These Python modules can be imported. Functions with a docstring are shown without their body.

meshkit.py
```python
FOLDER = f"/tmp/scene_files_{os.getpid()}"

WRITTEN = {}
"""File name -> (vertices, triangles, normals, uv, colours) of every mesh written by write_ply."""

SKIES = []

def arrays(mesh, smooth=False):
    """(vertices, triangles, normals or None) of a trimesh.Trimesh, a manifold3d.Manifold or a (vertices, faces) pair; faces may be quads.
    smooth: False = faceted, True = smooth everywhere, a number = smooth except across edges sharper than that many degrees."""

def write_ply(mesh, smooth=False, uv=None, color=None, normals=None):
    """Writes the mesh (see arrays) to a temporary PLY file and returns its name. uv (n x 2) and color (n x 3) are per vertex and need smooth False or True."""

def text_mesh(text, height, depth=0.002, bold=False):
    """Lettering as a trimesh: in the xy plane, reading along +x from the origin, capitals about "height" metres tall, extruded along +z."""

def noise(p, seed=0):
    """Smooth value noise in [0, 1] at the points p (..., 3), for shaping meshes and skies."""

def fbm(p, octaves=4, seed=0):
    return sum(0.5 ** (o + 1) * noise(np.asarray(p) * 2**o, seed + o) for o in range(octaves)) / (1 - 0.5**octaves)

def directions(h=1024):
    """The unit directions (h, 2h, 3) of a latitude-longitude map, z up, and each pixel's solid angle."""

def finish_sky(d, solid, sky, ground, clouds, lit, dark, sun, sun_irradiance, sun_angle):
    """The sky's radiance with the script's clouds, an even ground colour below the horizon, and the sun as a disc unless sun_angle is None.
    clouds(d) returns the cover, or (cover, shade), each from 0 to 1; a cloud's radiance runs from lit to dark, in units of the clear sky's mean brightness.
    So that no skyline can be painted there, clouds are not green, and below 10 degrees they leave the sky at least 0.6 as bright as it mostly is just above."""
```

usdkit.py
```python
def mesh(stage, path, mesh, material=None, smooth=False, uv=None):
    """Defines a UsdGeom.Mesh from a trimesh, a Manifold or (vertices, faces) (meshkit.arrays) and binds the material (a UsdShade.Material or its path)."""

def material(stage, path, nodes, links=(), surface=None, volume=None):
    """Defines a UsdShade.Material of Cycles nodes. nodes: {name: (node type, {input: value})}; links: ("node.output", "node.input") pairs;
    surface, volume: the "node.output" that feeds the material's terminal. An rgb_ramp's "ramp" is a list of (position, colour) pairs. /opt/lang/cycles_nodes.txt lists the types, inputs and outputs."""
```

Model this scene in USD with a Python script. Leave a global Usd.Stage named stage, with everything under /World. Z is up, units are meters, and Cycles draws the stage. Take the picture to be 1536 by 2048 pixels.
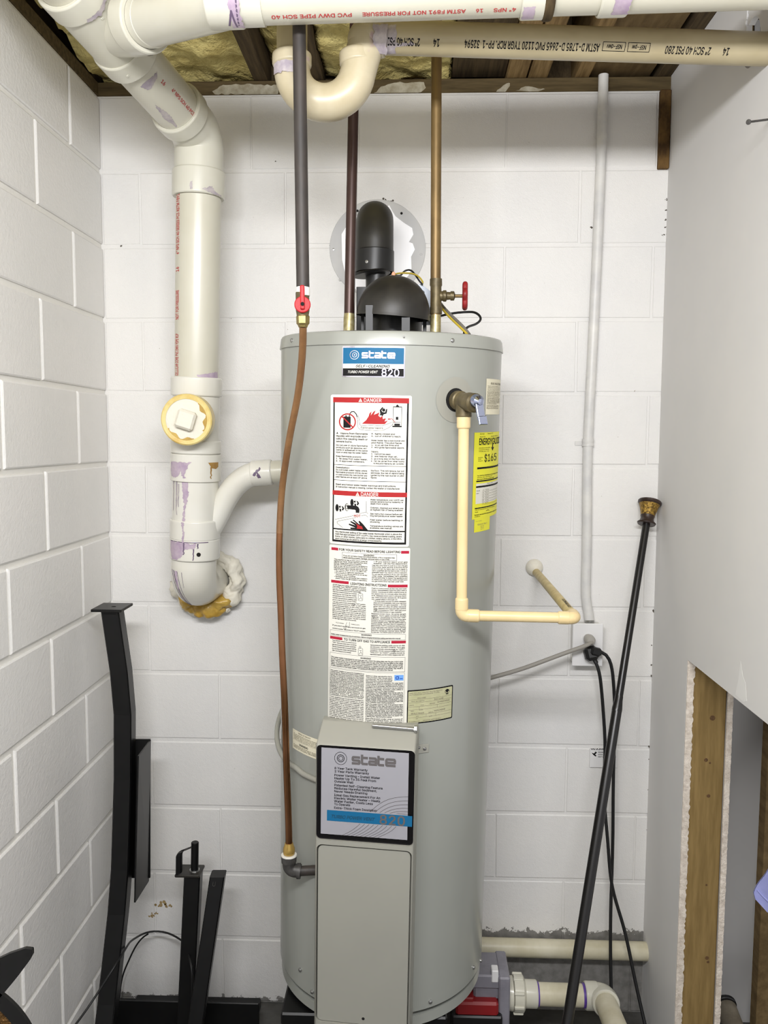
import math, random
import numpy as np, trimesh, usdkit, meshkit
import shapely.geometry as sg
from shapely import affinity
from shapely.ops import unary_union
from pxr import Usd, UsdGeom, UsdLux, UsdShade, Gf, Sdf

stage = Usd.Stage.CreateInMemory()
UsdGeom.SetStageUpAxis(stage, 'Z'); UsdGeom.SetStageMetersPerUnit(stage, 1.0)
UsdGeom.Xform.Define(stage, '/World'); UsdGeom.Scope.Define(stage, '/World/Looks')
rng = random.Random(7); V = np.array

# ------------------------------------------------------------------ camera, light, exposure
# x to the right, y into the picture (the block wall's face is y = 0), z up, floor z = 0
CAM_Y, CAM_Z, YAW, PITCH, ROLL, FPX = -2.3789, 1.7017, -0.0342, -0.0878, 0.0038, 1674.1
FW = V([math.sin(YAW)*math.cos(PITCH), math.cos(YAW)*math.cos(PITCH), math.sin(PITCH)])
_R = V([math.cos(YAW), -math.sin(YAW), 0.0]); _U = np.cross(_R, FW)
RT = _R*math.cos(ROLL) + _U*math.sin(ROLL); UP = _U*math.cos(ROLL) - _R*math.sin(ROLL)
EYE = V([0.0, CAM_Y, CAM_Z])
cam = UsdGeom.Camera.Define(stage, '/World/camera')
cam.CreateHorizontalApertureAttr(36.0); cam.CreateVerticalApertureAttr(48.0)
cam.CreateFocalLengthAttr(36.0*FPX/1536.0); cam.CreateClippingRangeAttr(Gf.Vec2f(0.05, 100))
m4 = np.eye(4); m4[0, :3], m4[1, :3], m4[2, :3], m4[3, :3] = RT, UP, -FW, EYE
cam.AddTransformOp().Set(Gf.Matrix4d(m4.tolist()))
cam.CreateExposureAttr(0.0)

lamp = UsdLux.RectLight.Define(stage, '/World/shop_light')      # four-foot fluorescent fixture under the joists, above the photographer
lamp.CreateWidthAttr(1.2); lamp.CreateHeightAttr(0.16); lamp.CreateIntensityAttr(72.0)
lamp.CreateColorAttr(Gf.Vec3f(1.0, 1.0, 1.02))
lamp.AddTranslateOp().Set(Gf.Vec3d(-0.10, -2.30, 2.34)); lamp.AddRotateXOp().Set(62.0)
dome = UsdLux.DomeLight.Define(stage, '/World/room_ambient'); dome.CreateIntensityAttr(0.22); dome.CreateColorAttr(Gf.Vec3f(1.0, 1.0, 1.02))

# ------------------------------------------------------------------ pixel rays of the photograph -> points on real planes
def ray(px, py): return FW + RT*((px-768)/FPX) + UP*((1024-py)/FPX)
def P(px, py, y=0.0):
    d = ray(px, py); return EYE + d*((y-EYE[1])/d[1])
def PX(px, py, x):
    d = ray(px, py); return EYE + d*((x-EYE[0])/d[0])
def PZ(px, py, z):
    d = ray(px, py); return EYE + d*((z-EYE[2])/d[2])
def mm(px, y): return px/FPX*(y-CAM_Y)            # a width in pixels at the depth of plane y, in metres

# ------------------------------------------------------------------ prims
taken = {}
def unique(parent, name):
    k = taken.get((parent, name), 0); taken[(parent, name)] = k+1
    return name if k == 0 else f'{name}_{k:03d}'
class H:
    def __init__(s, path, M): s.path, s.M, s.prim = path, M, stage.GetPrimAtPath(path)
def tag(h, label=None, cat=None, group=None, kind=None):
    for k, v in (('label', label), ('category', cat), ('group', group), ('kind', kind)):
        if v: h.prim.SetCustomDataByKey(k, v)
    return h
def thing(name, label, cat, base, R=None, group=None, kind=None):
    path = '/World/' + unique('/World', name); x = UsdGeom.Xform.Define(stage, path)
    M = np.eye(4); M[:3, 3] = base
    if R is not None: M[:3, :3] = R
    x.AddTransformOp().Set(Gf.Matrix4d(M.T.tolist()))
    return tag(H(path, M), label, cat, group, kind)
def obj(name, mesh, mat, parent=None, smooth=False, local=False, label=None, cat=None, kind=None, group=None):
    ppath = parent.path if parent else '/World'
    if hasattr(mesh, 'to_mesh'):
        q = mesh.to_mesh(); v, f = np.array(q.vert_properties[:, :3], float), np.array(q.tri_verts)
    elif isinstance(mesh, tuple): v, f = np.array(mesh[0], float), np.array(mesh[1])
    else: v, f = np.array(mesh.vertices), np.array(mesh.faces)
    M = parent.M if parent else np.eye(4)
    x = None
    if parent is None:
        M = np.eye(4); b = v.min(0); t = v.max(0); M[:3, 3] = [(b[0]+t[0])/2, (b[1]+t[1])/2, b[2]]
    if not local: Mi = np.linalg.inv(M); v = v @ Mi[:3, :3].T + Mi[:3, 3]
    path = ppath + '/' + unique(ppath, name)
    g = usdkit.mesh(stage, path, (v, f), MAT[mat], smooth=smooth)
    if parent is None: g.AddTransformOp().Set(Gf.Matrix4d(M.T.tolist()))
    return tag(H(path, M), label, cat, group, kind)

# ------------------------------------------------------------------ materials
MAT = {}
def lin(c): 
    c = np.asarray(c, float)/255.0
    return tuple(np.where(c <= 0.04045, c/12.92, ((c+0.055)/1.055)**2.4))
def mat(name, rgb, rough=0.5, metal=0.0, var=0.0, vscale=6.0, rgb2=None, spot=None, bump=0.0, bscale=200.0, bdist=0.001, coat=0.0, stretch=None, spec=0.5, lo=0.35, hi=0.65, detail=4.0, **kw):
    """rgb: main colour; rgb2: second colour mixed in by noise of scale vscale; spot: (colour, scale, threshold) dark specks."""
    n = {'p': ('principled_bsdf', {'roughness': rough, 'metallic': metal, 'base_color': lin(rgb), 'coat_weight': coat, 'coat_roughness': 0.15, 'specular_ior_level': spec, **kw}), 'g': ('geometry', {})}
    L = []
    vec = 'g.position'
    if stretch:
        n['mp'] = ('mapping', {'scale': stretch}); L.append(('g.position', 'mp.vector')); vec = 'mp.vector'
    src = None
    if rgb2 is not None or var:
        c2 = lin(rgb2) if rgb2 is not None else tuple(np.clip(V(lin(rgb))*(1-var), 0, 1))
        n['n1'] = ('noise_texture', {'scale': vscale, 'detail': detail, 'roughness': 0.6}); L.append((vec, 'n1.vector'))
        n['r1'] = ('rgb_ramp', {'ramp': [(0.0, lin(rgb)), (lo, lin(rgb)), (hi, c2), (1.0, c2)]})
        L.append(('n1.fac', 'r1.fac')); src = 'r1.color'
    if spot:
        col, sc, th = spot
        n['n2'] = ('noise_texture', {'scale': sc, 'detail': 3.0, 'roughness': 0.65}); L.append(('g.position', 'n2.vector'))
        n['r2'] = ('rgb_ramp', {'ramp': [(0, (0, 0, 0)), (th, (0, 0, 0)), (min(th+0.04, 1), (1, 1, 1)), (1, (1, 1, 1))]})
        n['m2'] = ('mix_color', {'a': lin(rgb), 'b': lin(col)}); L += [('n2.fac', 'r2.fac'), ('r2.color', 'm2.fac')]
        if src: L.append((src, 'm2.a'))
        src = 'm2.result'
    if src: L.append((src, 'p.base_color'))
    if bump:
        n['n3'] = ('noise_texture', {'scale': bscale, 'detail': 3.0, 'roughness': 0.6}); L.append(('g.position', 'n3.vector'))
        n['b'] = ('bump', {'strength': bump, 'distance': bdist}); L += [('n3.fac', 'b.height'), ('b.normal', 'p.normal')]
    MAT[name] = usdkit.material(stage, '/World/Looks/'+name, n, L, surface='p.BSDF')

def block_paint(name):
    """white masonry paint that ends in a ragged line above the floor, bare grey block below it (higher on the right-hand side)"""
    n = {'p': ('principled_bsdf', {'roughness': 0.42, 'specular_ior_level': 0.35}), 'g': ('geometry', {}), 's': ('separate_xyz', {}),
         'big': ('noise_texture', {'scale': 3.0, 'detail': 3.0}), 'rb': ('rgb_ramp', {'ramp': [(0, lin((232, 230, 226))), (0.4, lin((232, 230, 226))), (0.7, lin((224, 223, 221))), (1, lin((224, 223, 221)))]}),
         'ed': ('noise_texture', {'scale': 26.0, 'detail': 6.0, 'roughness': 0.75}),
         'sx': ('map_range', {'from_min': -0.10, 'from_max': 0.20, 'to_min': 0.012, 'to_max': 0.250, 'clamp': True}),
         'e1': ('math', {'math_type': 'multiply', 'value2': 0.10}), 'e2': ('math', {'math_type': 'add'}), 'e3': ('math', {'math_type': 'subtract', 'value2': 0.05}),
         'lt': ('math', {'math_type': 'less_than'}), 'gr': ('noise_texture', {'scale': 40.0, 'detail': 5.0}),
         'rg': ('rgb_ramp', {'ramp': [(0, lin((112, 110, 106))), (0.35, lin((118, 116, 112))), (0.65, lin((140, 138, 134))), (1, lin((150, 148, 142)))]}),
         'mx': ('mix_color', {}), 'pn': ('noise_texture', {'scale': 75.0, 'detail': 4.0, 'roughness': 0.62}), 'pn2': ('noise_texture', {'scale': 330.0, 'detail': 2.0}),
         'pa': ('math', {'math_type': 'multiply', 'value2': 0.5}), 'pb': ('math', {'math_type': 'add'}),
         'sp': ('noise_texture', {'scale': 95.0, 'detail': 2.0}), 'rs': ('rgb_ramp', {'ramp': [(0, (0, 0, 0)), (0.765, (0, 0, 0)), (0.80, (1, 1, 1)), (1, (1, 1, 1))]}), 'ms': ('mix_color', {'b': lin((150, 140, 122))}),
         'b': ('bump', {'strength': 0.42, 'distance': 0.0022})}
    L = [('g.position', x+'.vector') for x in ('s', 'big', 'ed', 'gr', 'pn', 'pn2', 'sp')]
    L += [('big.fac', 'rb.fac'), ('s.x', 'sx.value'), ('ed.fac', 'e1.value1'), ('sx.result', 'e2.value1'), ('e1.value', 'e2.value2'), ('e2.value', 'e3.value1'), ('s.z', 'lt.value1'), ('e3.value', 'lt.value2'),
          ('gr.fac', 'rg.fac'), ('sp.fac', 'rs.fac'), ('rs.color', 'ms.fac'), ('rb.color', 'ms.a'), ('ms.result', 'mx.a'), ('rg.color', 'mx.b'), ('lt.value', 'mx.fac'), ('mx.result', 'p.base_color'),
          ('pn2.fac', 'pa.value1'), ('pn.fac', 'pb.value1'), ('pa.value', 'pb.value2'), ('pb.value', 'b.height'), ('b.normal', 'p.normal')]
    MAT[name] = usdkit.material(stage, '/World/Looks/'+name, n, L, surface='p.BSDF')
block_paint('block_paint')
mat('block_paint_left', (234, 232, 229), 0.40, rgb2=(229, 228, 225), vscale=3, bump=0.42, bscale=95, bdist=0.0026, spec=0.35)
mat('mortar_paint', (234, 232, 226), 0.45, bump=0.5, bscale=60, bdist=0.002, spec=0.3)
mat('drywall', (222, 220, 217), 0.72, rgb2=(216, 215, 213), vscale=2.2, bump=0.15, bscale=160, bdist=0.0008, spec=0.25)
mat('patch_plaster', (229, 228, 225), 0.85, spec=0.2)
mat('gypsum', (226, 216, 203), 0.95, rgb2=(196, 184, 170), vscale=60, bump=0.8, bscale=140, bdist=0.004, spec=0.1)
mat('floor_concrete', (92, 91, 88), 0.7, rgb2=(66, 65, 62), vscale=9, bump=0.4, bscale=70, bdist=0.002)
mat('wood_stud', (142, 118, 74), 0.75, rgb2=(122, 100, 60), vscale=9, stretch=(9, 9, 0.8), bump=0.2, bscale=120, spec=0.2, spot=((70, 46, 22), 26, 0.735))
mat('wood_knot', (74, 50, 26), 0.8, rgb2=(104, 76, 42), vscale=220)
mat('wood_nailer', (112, 86, 50), 0.8, rgb2=(76, 57, 36), vscale=9, stretch=(5, 5, 3), spec=0.15)
mat('wood_dark', (98, 84, 58), 0.85, rgb2=(74, 63, 43), vscale=9, stretch=(0.9, 9, 9), spec=0.15, spot=((190, 186, 176), 9, 0.70))
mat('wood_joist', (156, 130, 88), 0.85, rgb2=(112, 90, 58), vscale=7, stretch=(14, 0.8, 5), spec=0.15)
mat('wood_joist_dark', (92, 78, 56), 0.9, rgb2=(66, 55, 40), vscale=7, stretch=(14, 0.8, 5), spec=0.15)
mat('wood_panel', (122, 102, 70), 0.85, rgb2=(94, 77, 51), vscale=6, stretch=(6, 1.2, 6), spec=0.15)
mat('insulation', (222, 208, 142), 0.95, rgb2=(170, 152, 92), vscale=13, spot=((96, 82, 50), 9, 0.66), bump=1.0, bscale=45, bdist=0.012, spec=0.05, lo=0.3, hi=0.7)
mat('pvc_white', (207, 204, 189), 0.30, rgb2=(202, 198, 180), vscale=4.5, spec=0.5, coat=0.15)
mat('pvc_fitting', (211, 209, 196), 0.27, rgb2=(205, 202, 185), vscale=5, spec=0.5, coat=0.2)
mat('pvc_bright', (223, 221, 212), 0.24, rgb2=(218, 215, 203), vscale=5, coat=0.2)
mat('pvc_beige', (186, 174, 142), 0.35, rgb2=(174, 161, 128), vscale=6, spec=0.5)
mat('pvc_beige_fit', (178, 166, 136), 0.34, rgb2=(190, 180, 154), vscale=12, spot=((176, 152, 152), 11, 0.63), spec=0.5)
mat('pvc_old', (214, 208, 184), 0.4, rgb2=(196, 188, 158), vscale=12)
mat('pipe_grimy', (122, 114, 98), 0.6, rgb2=(98, 90, 76), vscale=20)
mat('cpvc', (224, 202, 154), 0.32, rgb2=(218, 194, 144), vscale=8, spec=0.5)
mat('cpvc_dirty', (206, 186, 126), 0.4, rgb2=(184, 162, 98), vscale=30, spec=0.4)
mat('primer', (170, 150, 172), 0.35, rgb2=(190, 174, 186), vscale=45)
mat('primer_grey', (158, 148, 158), 0.4, rgb2=(192, 184, 182), vscale=45)
mat('primer_dark', (104, 88, 112), 0.4)
mat('primer_violet', (92, 62, 150), 0.4)
mat('glue_brown', (170, 134, 74), 0.3, rgb2=(146, 108, 54), vscale=40)
mat('glue_gold', (204, 172, 88), 0.22, rgb2=(178, 142, 62), vscale=30, coat=0.4)
mat('socket_cream', (226, 206, 138), 0.3, rgb2=(206, 172, 86), vscale=18, lo=0.45, hi=0.7)
mat('foam_white', (226, 221, 206), 0.65, bump=0.6, bscale=55, bdist=0.003)
mat('foam_yellow', (202, 168, 84), 0.32, rgb2=(182, 144, 58), vscale=22, bump=0.6, bscale=55, bdist=0.003)
mat('red_ink', (188, 60, 62), 0.6)
mat('ink_black', (20, 19, 20), 0.6, spec=0.2)
mat('ink_red', (166, 40, 42), 0.55, spec=0.2)
mat('ink_crimson', (168, 34, 56), 0.55, spec=0.2)
mat('ink_blue', (24, 98, 140), 0.5, spec=0.25)
mat('ink_grey', (96, 92, 92), 0.5)
mat('ink_dim', (128, 122, 104), 0.6)
mat('ink_teal', (24, 70, 96), 0.5)
mat('seal_blue', (110, 160, 224), 0.5)
mat('seal_navy', (44, 84, 168), 0.5)
mat('paper_white', (218, 216, 206), 0.45, spec=0.4)
mat('paper_cream', (222, 216, 192), 0.5, spec=0.4)
mat('paper_yellow', (226, 222, 54), 0.5, spec=0.4)
mat('foil_silver', (205, 203, 214), 0.22, metal=0.9)
mat('foil_lavender', (196, 190, 220), 0.3, metal=0.4)
mat('plate_rating', (170, 170, 132), 0.4, rgb2=(182, 180, 146), vscale=30)
mat('tank_paint', (154, 156, 149), 0.30, rgb2=(151, 153, 146), vscale=2, bump=0.05, bscale=500, bdist=0.0004, coat=0.25)
mat('tank_plastic', (154, 153, 143), 0.42, rgb2=(150, 149, 140), vscale=3)
mat('chrome_dark', (60, 58, 60), 0.18, metal=0.9)
mat('plate_silver', (182, 181, 188), 0.33, metal=0.35)
mat('black_plastic', (22, 22, 23), 0.38, spec=0.5)
mat('black_rubber', (20, 20, 21), 0.5)
mat('black_dusty', (25, 24, 23), 0.45, rgb2=(46, 43, 37), vscale=14, spot=((24, 22, 20), 13, 0.71))
mat('black_dusty_elbow', (25, 24, 23), 0.45, rgb2=(48, 45, 36), vscale=9)
mat('black_steel', (10, 10, 11), 0.38, rgb2=(15, 15, 15), vscale=30, spec=0.35)
mat('black_pole', (19, 17, 16), 0.3, spec=0.5)
mat('iron_pipe', (42, 39, 37), 0.55, metal=0.0, rgb2=(62, 55, 51), vscale=30, spot=((150, 146, 138), 60, 0.75), stretch=(1, 1, 0.35))
mat('iron_elbow', (84, 82, 80), 0.5, metal=0.3, rgb2=(60, 58, 56), vscale=50)
mat('copper', (176, 124, 90), 0.3, metal=1.0, rgb2=(122, 86, 56), vscale=5, stretch=(1, 1, 0.6), lo=0.3, hi=0.55)
mat('copper_dull', (142, 104, 66), 0.5, metal=0.25, rgb2=(122, 86, 54), vscale=20)
mat('copper_brown', (74, 52, 45), 0.34, metal=0.35, rgb2=(56, 39, 35), vscale=10, stretch=(1, 1, 0.4))
mat('brass_old', (140, 116, 76), 0.42, metal=0.5, rgb2=(106, 86, 54), vscale=14, stretch=(1, 1, 0.5))
mat('bronze', (112, 100, 70), 0.45, metal=0.4, rgb2=(82, 72, 50), vscale=40)
mat('solder', (150, 136, 84), 0.4, metal=0.5, rgb2=(186, 176, 140), vscale=70)
mat('brass_nut', (164, 146, 92), 0.35, metal=0.75, rgb2=(128, 112, 66), vscale=60)
mat('brass_bright', (190, 158, 86), 0.25, metal=0.6)
mat('red_paint', (170, 26, 32), 0.4, rgb2=(186, 40, 44), vscale=120, spot=((224, 186, 182), 150, 0.70), spec=0.2)
mat('red_wheel', (150, 34, 36), 0.45, rgb2=(122, 26, 28), vscale=60)
mat('thread_paste', (222, 220, 212), 0.6)
mat('zinc', (168, 168, 166), 0.3, metal=0.9, bump=0.2, bscale=200)
mat('chrome', (170, 178, 206), 0.14, metal=1.0)
mat('vent_plate', (198, 197, 194), 0.5, rgb2=(190, 190, 190), vscale=8)
mat('vent_bare', (253, 253, 255), 0.35, spec=0.8)
mat('steel_sheet', (112, 116, 122), 0.4, metal=0.6)
mat('conduit_paint', (224, 222, 216), 0.4, rgb2=(206, 205, 203), vscale=14, spot=((120, 116, 108), 80, 0.76))
mat('outlet_white', (232, 231, 230), 0.35)
mat('plug_grey', (170, 166, 158), 0.5)
mat('cord_grey', (150, 146, 138), 0.5)
mat('wire_yellow', (198, 174, 60), 0.5)
mat('wire_grey', (120, 116, 110), 0.5)
mat('wire_nut', (222, 160, 128), 0.5)
mat('pump_grey', (138, 136, 144), 0.5, rgb2=(124, 122, 130), vscale=20)
mat('pump_red', (142, 26, 30), 0.45)
mat('finial_gold', (186, 150, 70), 0.4, metal=0.6, rgb2=(84, 62, 26), vscale=160, bump=1.0, bscale=150, bdist=0.004)
mat('finial_brown', (62, 46, 38), 0.35, rgb2=(46, 34, 28), vscale=30)
mat('glitter_brown', (120, 86, 40), 0.35, metal=0.6, rgb2=(70, 48, 24), vscale=40, spot=((255, 236, 190), 160, 0.70), bump=1.0, bscale=200, bdist=0.004)
mat('cloth_lavender', (160, 164, 214), 0.9, rgb2=(150, 154, 206), vscale=20, bump=0.4, bscale=400, spec=0.1)
mat('hole_dark', (18, 16, 14), 0.9)
mat('stain_brown', (136, 112, 66), 0.9, rgb2=(170, 148, 104), vscale=70)
mat('stain_dark', (86, 80, 70), 0.9)
mat('old_whitewash', (184, 178, 160), 0.8, rgb2=(150, 142, 120), vscale=40, spec=0.2)
mat('subfloor', (70, 56, 38), 0.9, rgb2=(54, 42, 28), vscale=8)
mat('green_tape', (40, 92, 72), 0.6)

# ------------------------------------------------------------------ mesh makers
def nrm(v): v = np.asarray(v, float); return v/np.linalg.norm(v)
def cat(*ms): return trimesh.util.concatenate([m for m in ms if m is not None])
def frame(a):
    a = nrm(a); t = V([0, 0, 1.0]) if abs(a[2]) < 0.9 else V([0, 1.0, 0])
    x = nrm(np.cross(t, a)); return x, np.cross(a, x), a
def tube(pts, r, n=20, cap=True):
    pts = np.asarray(pts, float); k = len(pts); rr = np.broadcast_to(r, (k,)) if np.ndim(r) == 0 else np.asarray(r, float)
    T = np.gradient(pts, axis=0) if k > 2 else np.repeat([pts[1]-pts[0]], 2, 0); T /= np.linalg.norm(T, axis=1)[:, None]
    x, y, _ = frame(T[0]); vs = []
    a = np.linspace(0, 2*math.pi, n, endpoint=False)
    for i in range(k):
        if i:
            c = np.cross(T[i-1], T[i]); s = np.linalg.norm(c)
            if s > 1e-9:
                R = trimesh.transformations.rotation_matrix(math.atan2(s, T[i-1] @ T[i]), c)[:3, :3]; x = R @ x
            x = nrm(x - T[i]*(x @ T[i]))
        y = np.cross(T[i], x); vs.append(pts[i] + rr[i]*(np.cos(a)[:, None]*x + np.sin(a)[:, None]*y))
    v = np.vstack(vs); f = []
    i0 = (np.arange(k-1)[:, None]*n + np.arange(n)).ravel(); i1 = (np.arange(k-1)[:, None]*n + (np.arange(n)+1) % n).ravel()
    f = np.vstack([np.c_[i0, i1, i1+n], np.c_[i0, i1+n, i0+n]])
    if cap:
        v = np.vstack([v, pts[0], pts[-1]]); c0, c1 = len(v)-2, len(v)-1; j = np.arange(n); j2 = (j+1) % n
        f = np.vstack([f, np.c_[np.full(n, c0), j2, j], np.c_[np.full(n, c1), (k-1)*n+j, (k-1)*n+j2]])
    return trimesh.Trimesh(v, f, process=False)
def lathe(p0, ax, prof, n=32):
    """prof: (distance along ax from p0, radius) pairs; r = 0 closes an end"""
    x, y, a = frame(ax); p0 = np.asarray(p0, float); ang = np.linspace(0, 2*math.pi, n, endpoint=False)
    ring = np.cos(ang)[:, None]*x + np.sin(ang)[:, None]*y
    v = np.vstack([p0 + a*s + max(r, 1e-5)*ring for s, r in prof]); k = len(prof)
    i0 = (np.arange(k-1)[:, None]*n + np.arange(n)).ravel(); i1 = (np.arange(k-1)[:, None]*n + (np.arange(n)+1) % n).ravel()
    return trimesh.Trimesh(v, np.vstack([np.c_[i0, i1, i1+n], np.c_[i0, i1+n, i0+n]]), process=False)
def rod(p0, p1, r, n=24, b=None):
    d = np.asarray(p1, float)-p0; l = np.linalg.norm(d); b = min(0.0015, r*0.2, l*0.2) if b is None else b
    return lathe(p0, d, [(0, 0), (0, r-b), (b, r), (l-b, r), (l, r-b), (l, 0)], n)
def hub(p0, p1, r, ri, n=40, lip=0.003):
    """a socket: open collar with a bright rounded lip at both ends"""
    d = np.asarray(p1, float)-p0; l = np.linalg.norm(d)
    return lathe(p0, d, [(0.001, ri), (0, r-lip), (lip*0.6, r-lip*0.25), (lip*1.5, r), (l-lip*1.5, r), (l-lip*0.6, r-lip*0.25), (l, r-lip), (l-0.001, ri)], n)
def fillet(pts, rad, n=8):
    pts = [np.asarray(p, float) for p in pts]; out = [pts[0]]
    for i in range(1, len(pts)-1):
        a, b, c = pts[i-1], pts[i], pts[i+1]; u, w = nrm(a-b), nrm(c-b); h = math.acos(np.clip(u @ w, -1, 1))/2
        t = min(rad/math.tan(h), 0.49*min(np.linalg.norm(a-b), np.linalg.norm(c-b))) if h < 1.56 else 0
        if t == 0: out.append(b); continue
        rr = t*math.tan(h); ctr = b + nrm(u+w)*(rr/math.sin(h)); p0, p1 = b+u*t, b+w*t
        e0, e1 = nrm(p0-ctr), nrm(p1-ctr); om = math.acos(np.clip(e0 @ e1, -1, 1))
        for s in np.linspace(0, 1, n): out.append(ctr + rr*(math.sin((1-s)*om)*e0 + math.sin(s*om)*e1)/math.sin(om))
    out.append(pts[-1]); return V(out)
def smoothpath(pts, n=60):
    pts = np.asarray(pts, float); from_ = np.r_[0, np.cumsum(np.linalg.norm(np.diff(pts, axis=0), axis=1))]
    from scipy.interpolate import PchipInterpolator, CubicSpline
    return CubicSpline(from_, pts)(np.linspace(0, from_[-1], n))
def cbox(x0, x1, y0, y1, z0, z1, c=0.002):
    p = []
    for x, sx in ((x0, 1), (x1, -1)):
        for y, sy in ((y0, 1), (y1, -1)):
            for z, sz in ((z0, 1), (z1, -1)):
                p += [(x+sx*c, y+sy*c, z), (x+sx*c, y, z+sz*c), (x, y+sy*c, z+sz*c)]
    return trimesh.Trimesh(p).convex_hull
def hull(p): return trimesh.Trimesh(np.asarray(p, float)).convex_hull
def obox(c, ax, ay, az, sx, sy, sz, ch=0.001):
    m = cbox(-sx/2, sx/2, -sy/2, sy/2, -sz/2, sz/2, min(ch, sx/4, sy/4, sz/4)); M = np.eye(4); M[:3, 0], M[:3, 1], M[:3, 2], M[:3, 3] = ax, ay, az, c
    m.apply_transform(M); return m
def bar(p0, p1, w, d, side=(1, 0, 0), ch=0.002):
    p0, p1 = np.asarray(p0, float), np.asarray(p1, float); a = nrm(p1-p0); x = nrm(np.asarray(side, float)-a*(np.asarray(side, float) @ a)); y = np.cross(a, x)
    return obox((p0+p1)/2, x, y, a, w, d, np.linalg.norm(p1-p0), ch)
def sphere(c, r, sub=2, s=(1, 1, 1)):
    m = trimesh.creation.icosphere(subdivisions=sub, radius=1.0); m.apply_scale(np.asarray(s, float)*r); m.apply_translation(c); return m
def ext(poly, d, M=None):
    m = cat(*[trimesh.creation.extrude_polygon(g, d, engine='earcut') for g in getattr(poly, 'geoms', [poly])])
    if M is not None: m.apply_transform(M)
    return m
def axes(o, x, y):
    M = np.eye(4); M[:3, 0], M[:3, 1], M[:3, 2], M[:3, 3] = x, y, np.cross(x, y), o; return M
def flat(poly, size=None):
    ms = []
    for g in getattr(poly, 'geoms', [poly]):
        if g.is_empty or g.geom_type != 'Polygon': continue
        v, f = trimesh.creation.triangulate_polygon(g, engine='earcut'); v = np.c_[v, np.zeros(len(v))]
        if size: v, f = trimesh.remesh.subdivide_to_size(v, f, size, max_iter=12)
        m = trimesh.Trimesh(v, f, process=False)
        if len(f) and m.face_normals[:, 2].mean() < 0: m.faces = m.faces[:, ::-1]
        ms.append(m)
    return cat(*ms)
_tc = {}
def _flatglyph(s, bold):
    m = meshkit.text_mesh(s, 1.0, depth=0.01, bold=bold); keep = m.face_normals[:, 2] > 0.9
    f = m.faces[keep]; u, inv = np.unique(f, return_inverse=True); v = m.vertices[u].copy(); v[:, 2] = 0
    return v, inv.reshape(-1, 3)
def glyph(c, bold):
    """one character as flat faces and its advance width, made once"""
    if (c, bold) not in _tc:
        if ('nn', bold) not in _tc: _tc[('nn', bold)] = _flatglyph('nn', bold)[0][:, 0].max()
        adv = _flatglyph('n'+c+'n', bold)[0][:, 0].max() - _tc[('nn', bold)]
        _tc[(c, bold)] = ((None, None) if c in ' \u00a0' else _flatglyph(c, bold)) + (adv,)
    return _tc[(c, bold)]
def textflat(s, bold=False):
    """lettering as flat faces, capitals 1 unit tall, from x = 0"""
    vs, fs, x, n = [], [], 0.0, 0
    for c in s:
        v, f, adv = glyph(c, bold)
        if v is not None: vs.append(v+[x, 0, 0]); fs.append(f+n); n += len(v)
        x += adv
    return trimesh.Trimesh(np.vstack(vs), np.vstack(fs), process=False)
def textbox(s, x0, y0, w, h, bold=False, shear=0.0):
    """text fitted to width w (None: natural) and capital height h, lower left at (x0, y0), y up"""
    m = textflat(s, bold); m.vertices[:, 1] *= h; m.vertices[:, 0] *= (w/m.vertices[:, 0].max() if w else h)
    m.vertices[:, 0] += shear*m.vertices[:, 1]; m.vertices += [x0, y0, 0]; return m
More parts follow.
